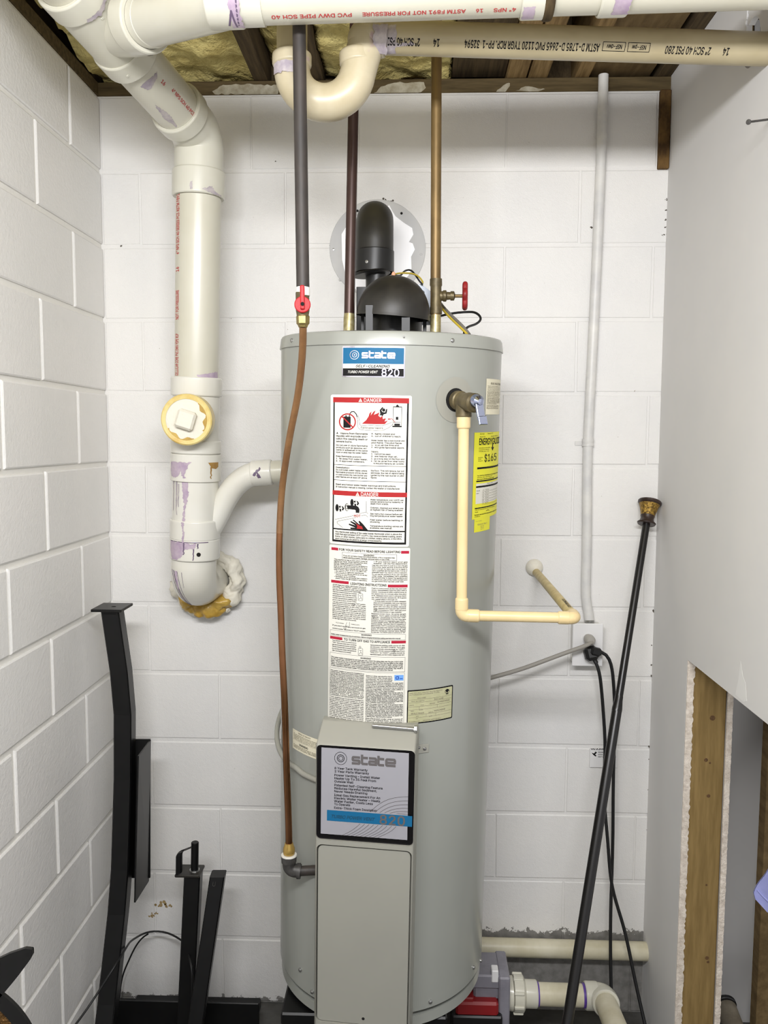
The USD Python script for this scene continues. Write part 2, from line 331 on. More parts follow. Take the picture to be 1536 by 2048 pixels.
def wrap(m, O, A, N, r):
    """(u, v) = (arc length, along the axis) onto a cylinder; N is the direction of u = 0"""
    A, N = nrm(A), nrm(N); N = nrm(N - A*(N @ A)); T = np.cross(A, N); v = m.vertices; a = v[:, 0]/r
    w = np.asarray(O) + A*v[:, 1:2] + (r+v[:, 2:3])*(np.cos(a)[:, None]*N + np.sin(a)[:, None]*T)
    return trimesh.Trimesh(w, m.faces, process=False)
def rect(x0, y0, x1, y1): return sg.box(min(x0, x1), min(y0, y1), max(x0, x1), max(y0, y1))
def rrect(x0, y0, x1, y1, r): return rect(x0, y0, x1, y1).buffer(-r).buffer(r, quad_segs=5)
def line(pts, w, cap='flat'): return sg.LineString(pts).buffer(w/2, cap_style=cap, join_style='round', quad_segs=4)
def blobby(m, amp, sc, seed=0):
    n = m.vertex_normals; p = m.vertices; m.vertices = p + n*((meshkit.fbm(p*sc+50, 3, seed)-0.5)*2*amp)[:, None]; return m

# ================================================================== THE SETTING
XL, XR, CO = -0.8742, 0.690, 0.2032                              # left wall face, right drywall face, block course
def struct(name, mesh, mt, parent=None, **k): return obj(name, mesh, mt, parent, kind=None if parent else 'structure', **k)
def setx(name, label, category='wall'): return thing(name, label, category, (0, 0, 0), kind='structure')
tag(struct('floor', cbox(-1.05, 1.9, -3.6, 0.16, -0.06, 0, 0.001), 'floor_concrete'), 'dark grey painted concrete floor', 'floor')

def block_mesh(u0, u1, z0, z1, put, seed, c=0.0045, cu=None):
    r = random.Random(seed); j = lambda a: r.uniform(-a, a); dp = 0.012; p = []; cu = c if cu is None else cu
    pr = j(0.0008)
    for u, su in ((u0, 1), (u1, -1)):
        for z, sz in ((z0, 1), (z1, -1)):
            du, dz = j(0.0012), j(0.0012)
            p += [put(u+su*cu+du, z+sz*c+dz, pr), put(u+du+su*cu*0.25, z+dz+sz*c*0.25, pr+c*0.45), put(u+du, z+dz, dp)]
    return hull(p)
wb = setx('wall_back', 'white painted concrete block wall behind the water heater')
struct('mortar', cbox(-1.0, 1.45, 0.0022, 0.14, 0, 13*CO, 0.0005), 'block_paint', wb)
putb = lambda u, z, d: (u, d, z)
g = 0.0042
for k in range(13):                                                # k = 0 at the floor
    course = 13-k
    js = [0.25 + 0.4064*i + (0 if course % 2 else 0.2032) for i in range(-6, 5)]
    js = [x for x in js if XL+0.03 < x < 1.40]
    if course == 1: js = [x for x in js if not -0.6 < x < -0.5]; js = sorted(js + [-0.452])
    if course == 1: js = [x for x in js if x < 0.6]
    xs = [XL] + sorted(js) + [0.657 if course == 1 else 1.40]
    for i in range(len(xs)-1):
        obj('block', block_mesh(xs[i]+0.0022, xs[i+1]-0.0022, k*CO+g, (k+1)*CO-g, putb, 100*k+i, 0.0032, 0.0014), 'block_paint', wb)
    if course == 1: obj('block', block_mesh(0.80, 1.40, k*CO+g, (k+1)*CO-g, putb, 991), 'block_paint', wb)
wl = setx('wall_left', 'white painted concrete block wall running along the left side')
struct('mortar', cbox(XL-0.14, XL-0.0055, -3.6, 0.0, 0, 13*CO, 0.0005), 'mortar_paint', wl)
putl = lambda u, z, d: (XL-d*0.98, u, z)
for k in range(13):
    course = 13-k; off = 0.2032 if course % 2 else 0.4064
    ys = [0.0]; y = -off-0.0145*0.5
    while y > -1.9: ys.append(y); y -= 0.4064
    ys.append(-1.9)
    for i in range(len(ys)-1):
        obj('block', block_mesh(ys[i+1]+0.0058, ys[i]-(0.0058 if i else 0.001), k*CO+0.0058, (k+1)*CO-0.0058, putl, 5000+100*k+i), 'block_paint_left', wl)
obj('block', cbox(XL-0.10, XL, -3.6, -1.91, 0.002, 13*CO-0.002, 0.002), 'block_paint_left', wl)
# small marks in the paint of the back wall: chips and smears stuck to its face
def chips(name, pts, mt, parent=wb, d=0.0004):
    ms = []
    for (px, py, s, seed) in pts:
        r = random.Random(seed); c = P(px, py, 0)
        poly = unary_union([sg.Point(r.gauss(0, s*0.6), r.gauss(0, s*0.4)).buffer(s*r.uniform(0.2, 0.5), quad_segs=2) for _ in range(9)])
        ms.append(ext(poly, d, axes((c[0], -0.0002, c[2]), V([1, 0, 0]), V([0, 0, 1]))))
    obj(name, cat(*ms), mt, parent)
chips('paint_chip', [(322, 1808, .012, 1), (335, 1812, .008, 2), (303, 1832, .007, 3), (312, 1826, .005, 4)], 'stain_brown')
chips('paint_chip', [(768, 402, .007, 5), (782, 403, .006, 6), (757, 405, .005, 8), (1342, 486, .002, 9), (551, 323, .002, 10), (1319, 1077, .007, 11), (1311, 1222, .007, 12), (1299, 1494, .007, 13), (242, 492, .003, 14), (661, 491, .004, 15), (1183, 455, .004, 16)], 'stain_dark')
chips('paint_chip', [(x, y, .0035, 40+i) for i, (x, y) in enumerate([(1334, 400), (1333, 420), (1331, 440), (1332, 455), (1329, 470), (1308, 1265), (1307, 1290), (1304, 1330), (1303, 1352), (1305, 1390), (1302, 1415), (1301, 1520), (1299, 1580), (1298, 1620), (1297, 1660)])], 'stain_dark')

# right-hand drywall partition: two sheets on wood studs, an opening cut in the lower part
wr = setx('wall_right', 'grey painted drywall partition with a cut opening low down')
YO, ZO, ZT = PX(1372, 1400, XR)[1], 1.153, 13*CO+0.0378
pc = PX(1492, 98, XR); yh, zh = -0.555, pc[2]+0.0
face = sg.Polygon([(0, 0), (YO, 0), (YO, ZO), (-2.2, ZO), (-2.2, ZT), (0, ZT)])
hole = affinity.scale(sg.Point(yh, zh).buffer(0.044, quad_segs=8), 1.0, 1.08); slit = rect(yh+0.0255, zh, yh+0.0315, ZT+0.1)
sheet = face.difference(hole).difference(slit)
sheet = sheet.difference(unary_union([sg.Point(yh+0.028+random.Random(i).uniform(-.004, .004), zh+0.03+0.012*i).buffer(0.006) for i in range(10)]))
def yz(poly, x0, x1):                                             # polygon in (y, z), thickness along x
    return ext(poly, x1-x0, axes((x0, 0, 0), V([0, 1.0, 0]), V([0, 0, 1.0])))
struct('drywall_sheet', yz(sheet, XR, XR+0.0125), 'drywall', wr)
struct('drywall_sheet', cbox(0.792, 0.8045, YO-0.002, -0.001, 0, ZT, 0.0004), 'drywall', wr)
rr = random.Random(3)
def edge_strip(x0, x1, yy, z0, z1, ragged):                       # the bare gypsum core along a cut edge
    z = np.arange(z0, z1, 0.006); ps = [(x0, q) for q in z[::-1]] + [(x1 + ragged*rr.uniform(-1, 1), q) for q in z]
    return ext(sg.Polygon(ps).buffer(0), 0.003, axes((0, yy, 0), V([1.0, 0, 0]), V([0, 0, 1.0])))
struct('drywall_sheet', cbox(0.8058, 1.10, -0.030, -0.018, 0, ZT, 0.0004), 'drywall', wr)
for i, (px, py, r_) in enumerate(((1425, 1436, .0075), (1412, 1520, .0055), (1420, 1526, .003), (1417, 1592, .005), (1413, 1770, .003), (1414, 1916, .0055), (1416, 1924, .004))):
    q = P(px, py, YO); struct('knot', lathe((q[0], YO+.0002, q[2]), (0, -1, 0), [(0, 0), (0, r_), (.0006, r_*.8), (.0008, 0)], 14), 'wood_knot', wr)
struct('gypsum_edge', edge_strip(XR+0.0004, XR+0.0175, YO-0.0001, 0.0, ZO, 0.0022), 'gypsum', wr)
struct('gypsum_edge', edge_strip(0.7915, 0.8055, YO-0.0022, 0.0, ZT-0.3, 0.0008), 'gypsum', wr)
struct('stud', cbox(XR+0.0128, 0.7905, YO-0.000, YO+0.036, 0, ZT, 0.002), 'wood_stud', wr)
struct('stud', cbox(XR+0.0128, 0.7905, -2.2, -2.162, 0, ZT, 0.002), 'wood_stud', wr)
struct('header', cbox(XR+0.0128, 0.7905, -2.2, YO-0.03, ZO+0.004, ZO+0.042, 0.002), 'wood_stud', wr)
struct('plaster_patch', yz(sg.Polygon([(0, 0), (-0.012, 0.035), (-0.02, 0.078), (-0.035, 0.05), (-0.05, 0.04), (-0.06, 0.005), (-0.045, -0.002)]), 0, 0.0002).apply_translation((XR-0.0002, PX(1478, 1400, XR)[1]+0.02, ZO+0.008)), 'patch_plaster', wr)
tag(struct('trim_1', cbox(0.660, 0.689, -0.012, 0.06, 2.434, 2.64, 0.002), 'wood_nailer'), 'short brown wood nailer in the top right corner of the block wall', 'wood strip')
# beyond the opening: closet side wall and plywood back
tag(struct('wall_closet', cbox(0.9595, 1.9, -0.16, -0.12, 0, 2.66, 0.001), 'wood_panel'), 'brown plywood panel seen through the opening on the right', 'panel')

# ceiling: sill plates, joists and subfloor with insulation stuffed between
tag(struct('trim_2', cbox(XL-0.14, 1.45, 0.000, 0.14, 13*CO, 13*CO+0.037, 0.002), 'wood_dark'), 'dark wood sill plate along the top of the back wall', 'sill plate')
sill = H('/World/trim_2', np.array(UsdGeom.Xformable(stage.GetPrimAtPath('/World/trim_2')).GetLocalTransformation()).T)
for pts in ([(425, 183), (440, 172), (470, 169), (500, 168), (556, 171), (556, 190), (520, 189), (470, 188), (430, 189)], [(742, 191), (756, 178), (775, 168), (800, 166), (846, 165), (852, 175), (838, 188), (800, 190)], [(984, 190), (1002, 176), (1018, 164), (1020, 172), (1010, 186)], [(1032, 182), (1050, 173), (1070, 175), (1092, 179), (1070, 184)]):
    pg = sg.Polygon([(P(x, y, -.0005)[0], P(x, y, -.0005)[2]) for x, y in pts]).segmentize(.01); r_ = random.Random(int(pts[0][0]))
    pg = sg.Polygon([(a+r_.gauss(0, .0015), min(13*CO+.0365, max(13*CO+.0005, b+r_.gauss(0, .0015)))) for a, b in pg.exterior.coords[:-1]]).buffer(0)
    for q in getattr(pg, 'geoms', [pg]): obj('paint_smear', ext(q, .0004, axes((0, -.0002, 0), V([1.0, 0, 0]), V([0, 0, 1.0]))), 'old_whitewash', sill)
tag(struct('trim_3', cbox(XL-0.14, XL-0.002, -3.6, -0.001, 13*CO, 13*CO+0.037, 0.002), 'wood_dark'), 'dark wood sill plate along the top of the left wall', 'sill plate')
ZJ = 13*CO+0.038
cl = setx('ceiling', 'open wood joist ceiling above the pipes', 'ceiling')
struct('subfloor', cbox(-1.05, 1.9, -3.6, 0.14, ZJ+0.235, ZJ+0.26, 0.001), 'subfloor', cl)
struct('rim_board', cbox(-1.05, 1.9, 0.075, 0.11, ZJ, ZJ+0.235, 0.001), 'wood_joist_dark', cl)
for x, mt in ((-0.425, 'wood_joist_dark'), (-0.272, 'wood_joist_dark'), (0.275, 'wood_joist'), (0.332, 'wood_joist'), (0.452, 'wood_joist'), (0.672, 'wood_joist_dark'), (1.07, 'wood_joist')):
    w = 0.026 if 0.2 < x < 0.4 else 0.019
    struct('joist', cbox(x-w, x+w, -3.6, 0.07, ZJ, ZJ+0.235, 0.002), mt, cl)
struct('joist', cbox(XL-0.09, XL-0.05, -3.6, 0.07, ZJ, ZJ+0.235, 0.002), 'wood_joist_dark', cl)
struct('bridging_panel', cbox(0.475, 0.64, -3.0, 0.06, ZJ+0.012, ZJ+0.024, 0.001), 'wood_panel', cl)
struct('duct_pan', cbox(0.10, 0.247, -3.0, 0.05, ZJ+0.022, ZJ+0.030, 0.001), 'wood_joist_dark', cl)
def batt(x0, x1, y0, y1, seed, label, zb=0.03, amp=0.035, edge=0.03):
    nx, ny = max(6, int((x1-x0)/0.012)), max(6, int((y1-y0)/0.012))
    X, Y = np.meshgrid(np.linspace(x0, x1, nx), np.linspace(y0, y1, ny)); p = np.c_[X.ravel(), Y.ravel(), np.zeros(X.size)]
    h = (meshkit.fbm(p*13+seed*7, 5, seed)-0.5)*2*amp
    e = np.minimum(np.minimum(X-x0, x1-X), np.minimum(Y-y0, y1-Y)).ravel(); h += edge*np.exp(-e/0.02)
    lo = np.c_[X.ravel(), Y.ravel(), ZJ+zb+h]; up = np.c_[X.ravel(), Y.ravel(), np.full(X.size, ZJ+0.20)]
    q = np.arange(nx*ny).reshape(ny, nx); a, b, c, d = q[:-1, :-1].ravel(), q[:-1, 1:].ravel(), q[1:, 1:].ravel(), q[1:, :-1].ravel(); N = nx*ny
    f = [np.c_[a, d, c], np.c_[a, c, b], N+np.c_[a, b, c], N+np.c_[a, c, d]]
    for e in (q[0], q[-1][::-1], q[:, 0][::-1], q[:, -1]): f += [np.c_[e[:-1], e[1:], e[1:]+N], np.c_[e[:-1], e[1:]+N, e[:-1]+N]]
    obj('insulation_batt', (np.vstack([lo, up]), np.vstack(f)), 'insulation', None, smooth=60, label=label, cat='insulation')
batt(-0.872, -0.446, -2.2, 0.07, 1, 'yellow fiberglass insulation above the white pipe fitting in the left corner', zb=0.018, amp=0.030, edge=-0.008)
batt(-0.405, -0.292, -2.2, 0.07, 2, 'yellow fiberglass strip between two joists behind the black gas pipe', zb=0.05)
batt(-0.252, 0.098, -2.2, 0.07, 3, 'yellow fiberglass insulation above the beige pipe trap, middle joist bay', zb=0.02, amp=0.04, edge=0.0)
obj('pipe_strap', cat(*[cbox(-0.262, -0.15, -0.75, -0.73, ZJ+0.0, ZJ+0.004, 0.0005)]), 'green_tape', cl)

# ================================================================== THE WATER HEATER
TB, TR, TX, TY = V([-0.0723, -0.360, 0.43]), 0.253, 0.014125, -0.0397
TA = nrm([math.tan(TX), math.tan(TY), 1.0]); T1 = nrm(np.cross([0, 1.0, 0], TA)); T2 = np.cross(TA, T1)
TROT = np.c_[T1, T2, TA]                                         # leans a little towards the camera and to the right
def tloc(p): return TROT.T @ (np.asarray(p) - TB)
def tw(p): return TB + TROT @ np.asarray(p, float)
def tank_hit(px, py, R=TR):
    d, o = TROT.T @ ray(px, py), tloc(EYE)
    a, b, c = d[0]**2+d[1]**2, o[0]*d[0]+o[1]*d[1], o[0]**2+o[1]**2-R*R
    q = max(b*b-a*c, 0); p = o + d*((-b-math.sqrt(q))/a)
    return math.atan2(p[0], -p[1]), p[2]
def tpt(th, z, R=TR): return V([R*math.sin(th), -R*math.cos(th), z])
ZTOP = tank_hit(785, 660)[1]; ZSEAM = tank_hit(785, 688)[1]; ZGAP = tank_hit(600, 1976, TR)[1]; ZBOT = tank_hit(600, 1998, TR)[1]-0.012
wh = thing('water_heater', 'tall grey cylindrical gas water heater with warning labels and a burner cover', 'water heater', TB, TROT)
O0, ZA = V([0, 0, 0.0]), V([0, 0, 1.0])
def tobj(name, m, mt, parent=wh, **k): return obj(name, m, mt, parent, local=True, **k)
jk = tobj('jacket', lathe(O0, ZA, [(ZGAP, 0.2), (ZGAP, TR-0.002), (ZGAP+0.002, TR+0.0005), (ZGAP+0.032, TR+0.0005), (ZGAP+0.033, TR), (ZSEAM-0.001, TR), (ZSEAM, 0.2)], 128), 'tank_paint', smooth=35)
tobj('top_lid', lathe(O0, ZA, [(ZSEAM-0.001, TR-0.003), (ZSEAM-0.001, TR+0.0032), (ZSEAM+0.002, TR+0.0030), (ZTOP-0.007, TR+0.0005), (ZTOP-0.002, TR-0.0025), (ZTOP, TR-0.009), (ZTOP-0.001, 0)], 128), 'tank_paint', smooth=35)
tobj('base_ring', lathe(O0, ZA, [(ZBOT, 0), (ZBOT, TR-0.012), (ZBOT+0.004, TR-0.003), (ZGAP-0.012, TR-0.004), (ZGAP-0.011, TR-0.035), (ZGAP+0.001, TR-0.035), (ZGAP+0.001, 0)], 128), 'tank_paint', smooth=35)
def screw(parent, c, n, r=0.0045, mt='zinc'):
    return tobj('screw', lathe(c, n, [(-0.002, 0), (-0.002, r), (0.0008, r), (0.0022, r*0.7), (0.0026, 0)], 14), mt, parent, smooth=40)
for px, py in ((583, 681), (905, 681), (600, 1940), (624, 1984), (861, 2004), (948, 1935), (962, 1921)):
    th, z = tank_hit(px, py, TR+0.002); screw(wh, tpt(th, z, TR+0.002), tpt(th, 0, 1))
th, z = tank_hit(808, 674, TR+.002); screw(wh, tpt(th, z, TR+.002), tpt(th, 0, 1), 0.002)

# ---- printed labels wrapped round the jacket; drawn in photograph units (x, and y along the reference column)
class TankSheet:
    """x -> angle, y -> height along the tank (read off at column xr)"""
    def __init__(s, xr, ya, yb, R=TR):
        s.R = R; ym = (ya+yb)/2
        gx = np.arange(540, 1012, 2.0); s.gx = gx; gt = []
        for x in gx: gt.append(tank_hit(x, ym, R)[0])
        s.gt = V(gt); ok = np.r_[True, np.diff(s.gt) > 1e-6]; s.gx, s.gt = s.gx[ok], s.gt[ok]
        s.gy = np.arange(ya-60, yb+61, 4.0); s.gz = V([tank_hit(xr, y, R)[1] for y in s.gy])
    def place(s, m, lift):
        v = m.vertices; th = np.interp(v[:, 0], s.gx, s.gt); z = np.interp(-v[:, 1], s.gy, s.gz); r = s.R + lift
        return trimesh.Trimesh(np.c_[r*np.sin(th), -r*np.cos(th), z], m.faces, process=False)
class PlaneSheet:
    """a flat sheet: photograph units -> point by bilinear interpolation of its four corners (tl, tr, br, bl)"""
    def __init__(s, px4, p4, n): 
        s.n = nrm(n); s.p = [np.asarray(p, float) for p in p4]; s.px = px4
        A, b = [], []
        for (x, y), (u, w) in zip(px4, ((0, 0), (1, 0), (1, 1), (0, 1))):
            A += [[x, y, 1, 0, 0, 0, -u*x, -u*y], [0, 0, 0, x, y, 1, -w*x, -w*y]]; b += [u, w]
        s.h = np.linalg.solve(V(A, float), V(b, float))
    def place(s, m, lift):
        x, y = m.vertices[:, 0], -m.vertices[:, 1]; h = s.h; q = h[6]*x+h[7]*y+1
        u, w = ((h[0]*x+h[1]*y+h[2])/q)[:, None], ((h[3]*x+h[4]*y+h[5])/q)[:, None]; p = s.p
        pts = (1-u)*(1-w)*p[0] + u*(1-w)*p[1] + u*w*p[2] + (1-u)*w*p[3] + s.n*lift
        return trimesh.Trimesh(pts, m.faces, process=False)
class Print:
    """collects shapes per ink and builds each ink as one mesh"""
    def __init__(s, sheet, parent, dy=lambda x: 0.0): s.sh, s.par, s.inks, s.marks = sheet, parent, {}, []
    def add(s, ink, m, lift=0.0007): s.inks.setdefault((ink, lift), []).append(m); return s
    def poly(s, ink, g, lift=0.0007, size=9.0, name=None): s.marks.append((ink, lift, flat(affinity.scale(g, 1, -1, origin=(0, 0)), size), name)); return s
    def text(s, ink, t, x0, y, w, h, bold=False, shear=0.0, lift=0.0011): return s.add(ink, textbox(t, x0, -y, w, h, bold, shear), lift)
    def lines(s, ink, rows, x0, x1, y, pitch, h, bold=True, natural=0.56, just=True):
        for t in rows:
            if t:
                w = min(x1-x0, len(t)*h*natural*1.35); last = t.endswith('.') or t.endswith(':')
                full = just and not last and len(t)*h*natural*1.35 > 0.72*(x1-x0)
                s.text(ink, t, x0, y, (x1-x0) if full else w, h, bold)
            y += pitch
        return y
    def flow(s, ink, text, x0, x1, y, y1, n, h, bold=True):
        """text broken into n rows that fill the column from y to y1"""
        words, rows, per = text.split(), [''], max(8, len(text)/n*1.04)
        for w in words:
            if len(rows[-1])+len(w) > per and len(rows) < n: rows.append(w)
            else: rows[-1] = (rows[-1]+' '+w).strip()
        pitch = (y1-y)/max(1, n-1) if n > 1 else 0
        for i, t in enumerate(rows):
            s.text(ink, t, x0, y+pitch*i, (x1-x0)*(1 if i < len(rows)-1 else min(1, len(t)/per)), h, bold)
    def build(s, names):
        dflt = {'ink_black': 'black_mark', 'ink_red': 'red_mark', 'ink_crimson': 'crimson_bar', 'ink_grey': 'grey_mark', 'ink_blue': 'blue_band', 'paper_white': 'white_mark'}
        for ink, lift, m, nm in s.marks: tobj(nm or dflt.get(ink, names.get(ink, 'print_mark')), s.sh.place(m, lift), ink, s.par)
        for (ink, lift), ms in s.inks.items(): tobj({'ink_black': 'black_lettering', 'ink_red': 'red_lettering', 'paper_white': 'white_lettering', 'ink_dim': 'faint_lettering', 'ink_grey': 'grey_lettering'}.get(ink, 'lettering'), s.sh.place(cat(*ms), lift), ink, s.par)
def sheet_mesh(sh, g, lift, size=8.0):
    """a label as a thin solid: face, back and rim"""
    m = flat(affinity.scale(g, 1, -1, origin=(0, 0)), size); return sh.place(m, lift)
def ann(cx, cy, r, w): return sg.Point(cx, cy).buffer(r+w/2, quad_segs=12).difference(sg.Point(cx, cy).buffer(r-w/2, quad_segs=12))

def logo_word(x0, y0, w, h):
    """the squared-off lower-case maker's word on the badge, as strokes (y down)"""
    t = h*0.235; S = []
    u = w/5.25
    def st(pts, cx): S.append(line([(x0+u*(cx+a), y0+h*b) for a, b in pts], t, 'flat'))
    st([(0.98, .30), (0.16, .30), (0.12, .36), (0.12, .56), (0.18, .60), (0.86, .60), (0.90, .66), (0.90, .84), (0.86, .885), (0.0, .885)], 0)
    st([(1.22, .0), (1.22, .80), (1.30, .885), (1.92, .885)], 0); st([(1.22, .30), (1.92, .30)], 0)
    st([(2.05, .30), (2.80, .30), (2.88, .36), (2.88, 1.0)], 0); st([(2.88, .60), (2.16, .60), (2.10, .66), (2.10, .83), (2.16, .885), (2.88, .885)], 0)
    st([(3.18, .0), (3.18, .80), (3.26, .885), (3.86, .885)], 0); st([(3.18, .30), (3.86, .30)], 0)
    st([(4.12, .61), (5.13, .61), (5.13, .40), (5.06, .30), (4.20, .30), (4.12, .38), (4.12, .82), (4.20, .885), (5.22, .885)], 0)
    return unary_union(S)

# badge near the top
sh = TankSheet(747, 690, 756)
bd = tobj('brand_badge', sheet_mesh(sh, rrect(684.6, 692, 810, 754.5, 2), 0.0005), 'foil_silver', label='foil badge with blue band, ring emblem and model lettering')
pr = Print(sh, bd)
pr.poly('ink_blue', rect(686.5, 695.5, 807.5, 727.5), 0.0008).poly('ink_black', rect(686.5, 737, 807.5, 752), 0.0008).poly('paper_white', rect(686.5, 727.5, 807.5, 737), 0.0007)
pr.poly('foil_silver', unary_union([ann(709, 710, 8.6, 1.5), ann(709.3, 710, 4.4, 1.6), sg.Point(709.3, 710).buffer(1.5)]), 0.0012)
pr.poly('foil_silver', logo_word(723.5, 701.5, 67, 15.5), 0.0012)
pr.text('ink_black', 'SELF-CLEANING', 711, 734.8, 68, 5.0, True, 0.28)
pr.text('paper_white', 'TURBO POWER VENT', 695, 746.5, 60, 4.9, True, 0.28, 0.0012)
pr.text('foil_lavender', '820', 762, 752, 37, 14.5, True, 0, 0.0013)
pr.build({'ink_blue': 'blue_band', 'ink_black': 'black_print', 'paper_white': 'white_print', 'foil_silver': 'emblem', 'foil_lavender': 'model_number'})

# danger label
sh = TankSheet(667, 788, 1090)
dl = tobj('danger_label', sheet_mesh(sh, rrect(660.5, 789, 821, 1087, 4), 0.0005), 'paper_white', label='white danger label with red bars and a fire drawing')
pr = Print(sh, dl)
fr = unary_union([rect(666.3, 803, 668.7, 1082), rect(811.7, 803, 814.9, 1082), rect(666.3, 1078.6, 814.9, 1082.4), rect(667, 1055.6, 813, 1058)])
pr.poly('ink_black', fr).poly('ink_black', unary_union([rect(668, 928.4, 812, 929.2), rect(668, 958.9, 812, 959.7)]))
pr.poly('ink_red', rect(665.6, 794.3, 815.2, 804.4), 0.0009).poly('ink_red', rect(666, 980.2, 815, 989.2), 0.0009)
for cx, y in ((719.5, 803), (716, 988.6)):
    pr.poly('paper_white', sg.Polygon([(cx-4, y), (cx+4, y), (cx, y-7.4)]), 0.0012)
    pr.text('paper_white', 'DANGER', cx+6, y-0.2, 35.5, 6.9, True, 0, 0.0012)
    pr.poly('ink_red', unary_union([rect(cx-.45, y-5, cx+.45, y-2.2), sg.Point(cx, y-1.2).buffer(.5)]), 0.0014)
pr.poly('ink_red', unary_union([ann(694.2, 842.8, 15.6, 2.3), line([(683, 832), (705.2, 853.5)], 2.4)]), 0.0012)
pr.poly('ink_black', unary_union([rrect(686.2, 832.6, 700.4, 854.6, 1), rect(690, 830, 692.5, 833), line([(697.6, 833), (698.4, 827), (702, 822.6), (707, 822.4), (711.5, 827.5), (713.4, 833)], 1.6)]))
pr.poly('ink_black', line([(712, 829), (714.5, 840), (715, 853), (719, 857.4), (732, 858.6), (750, 859), (764, 858.4), (776, 853), (784, 846)], 0.5).union(line([(714.6, 829), (717.6, 838), (718.6, 848), (722, 850.4), (740, 848.6), (762, 849.6), (772, 846), (782, 842)], 0.5)))
fl = sg.Polygon([(722.8, 846), (731, 839), (736, 831), (737.4, 825.5), (741.5, 821.4), (740, 829.4), (745.4, 822), (749.5, 819.4), (746, 828), (752, 825.6), (757, 823), (755, 829.6), (759.6, 833), (763, 829.4), (764, 836), (770.2, 834.2), (767.4, 841), (774, 838.8), (768, 845.9)])
pr.poly('ink_red', fl)
pr.poly('ink_red', unary_union([sg.Polygon([(773.5, 836), (777, 833.6), (776.4, 835), (780, 835), (780, 836.4), (776.4, 836.6), (777, 838)]), line([(780, 834), (784, 837), (788.5, 842)], 0.9)]))
pr.poly('ink_black', unary_union([sg.Point(765.5, 818.3).buffer(3.1), sg.Polygon([(757, 829.6), (759, 825.6), (757.6, 818.4), (762.6, 812.6), (764.8, 813.6), (761, 819), (762.6, 822), (768.4, 823), (770.6, 816), (772.6, 816.4), (771.4, 825), (765.6, 826.6), (763.2, 830.4), (760, 828)])]))
pr.poly('ink_black', unary_union([rect(784, 811, 801.4, 812.4), rect(784, 812, 784.7, 848.6), rect(800.7, 812, 801.4, 848.6), sg.Polygon([(789.4, 811), (790.6, 808.4), (792.4, 806.8), (794, 808.4), (796, 811)]), rect(790, 831.4, 794.6, 837), rect(785, 841.6, 799.5, 842.3), rect(787, 844.6, 798, 848.8), rect(783.4, 849, 801.8, 851.4)]))
pr.text('ink_black', 'Flammable Vapors', 720.5, 855.4, 44, 3.6, False)
K = 'ink_black'
pr.poly(K, sg.Polygon([(672.3, 867), (676, 867), (674.1, 863.6)]))
pr.lines(K, ['      Vapors from flammable', 'liquids will explode and-', 'catch fire causing death or', 'severe burns.'], 672, 734.6, 867.4, 5.45, 3.3)
pr.lines(K, ['Do not use or store flammable', 'products such as gasoline, sol-', 'vents or adhesives in the same', 'room or area near the water heater.'], 672, 734.6, 891, 4.7, 2.8)
pr.lines(K, ['Keep flammable products:', '1.  far away from water heater,', '2.  in approved containers,'], 672, 734.6, 913, 4.7, 2.8, just=False)
pr.lines(K, ['3.  tightly closed and', '4.  out of children\'s reach.'], 741.6, 808, 866.6, 4.6, 2.8, just=False)
pr.lines(K, ['Water heater has a main burner and', 'pilot flame. The pilot flame:', '1.  is on all the time and', '2.  will ignite flammable vapors.'], 741.6, 808, 879.6, 4.6, 2.8, just=False)
pr.lines(K, ['Vapors:', '1.  cannot be seen,', '2.  are heavier than air,', '3.  go a long way on the floor and', '4.  can be carried from other rooms', '     to the pilot flame by air currents.'], 741.6, 808, 901.6, 4.65, 2.8, just=False)
pr.lines(K, ['Installation:', 'Do not install water heater where', 'flammable products will be stored', 'or used unless the main burner and', 'pilot flames are at least 18" above'], 672, 734.6, 935.4, 4.7, 2.8)
pr.lines(K, ['the floor. This will reduce, but not', 'eliminate, the risk of vapors being', 'ignited by the main burner or pilot', 'flame.'], 741.6, 808, 939.2, 4.6, 2.8)
pr.lines(K, ['Read and follow water heater warnings and instructions.', 'If instruction manual is missing, contact the retailer or manufacturer.'], 672, 801, 969, 5.0, 2.9)
pr.lines(K, ['Water temperature over 125°F can', 'cause severe burns instantly or', 'death from scalds.', '', 'Children, disabled and elderly are', 'at highest risk of being scalded.', '', 'See instruction manual before set-', 'ting temperature at water heater.', '', 'Feel water before bathing or', 'showering.', '', 'Temperature limiting valves are', 'available; see manual.'], 741.6, 808, 996.4, 3.98, 2.7)
pr.lines(K, ['Any thermostat setting of the water heater thermostat which is above the', 'mark that approximates 120°F (43.8°C), may cause accidental scalding, severe', 'burns, or other injuries, particularly to children, elderly persons, or the infirm,', 'and consume excessive energy unnecessarily.'], 672, 806, 1063.6, 4.55, 2.9)
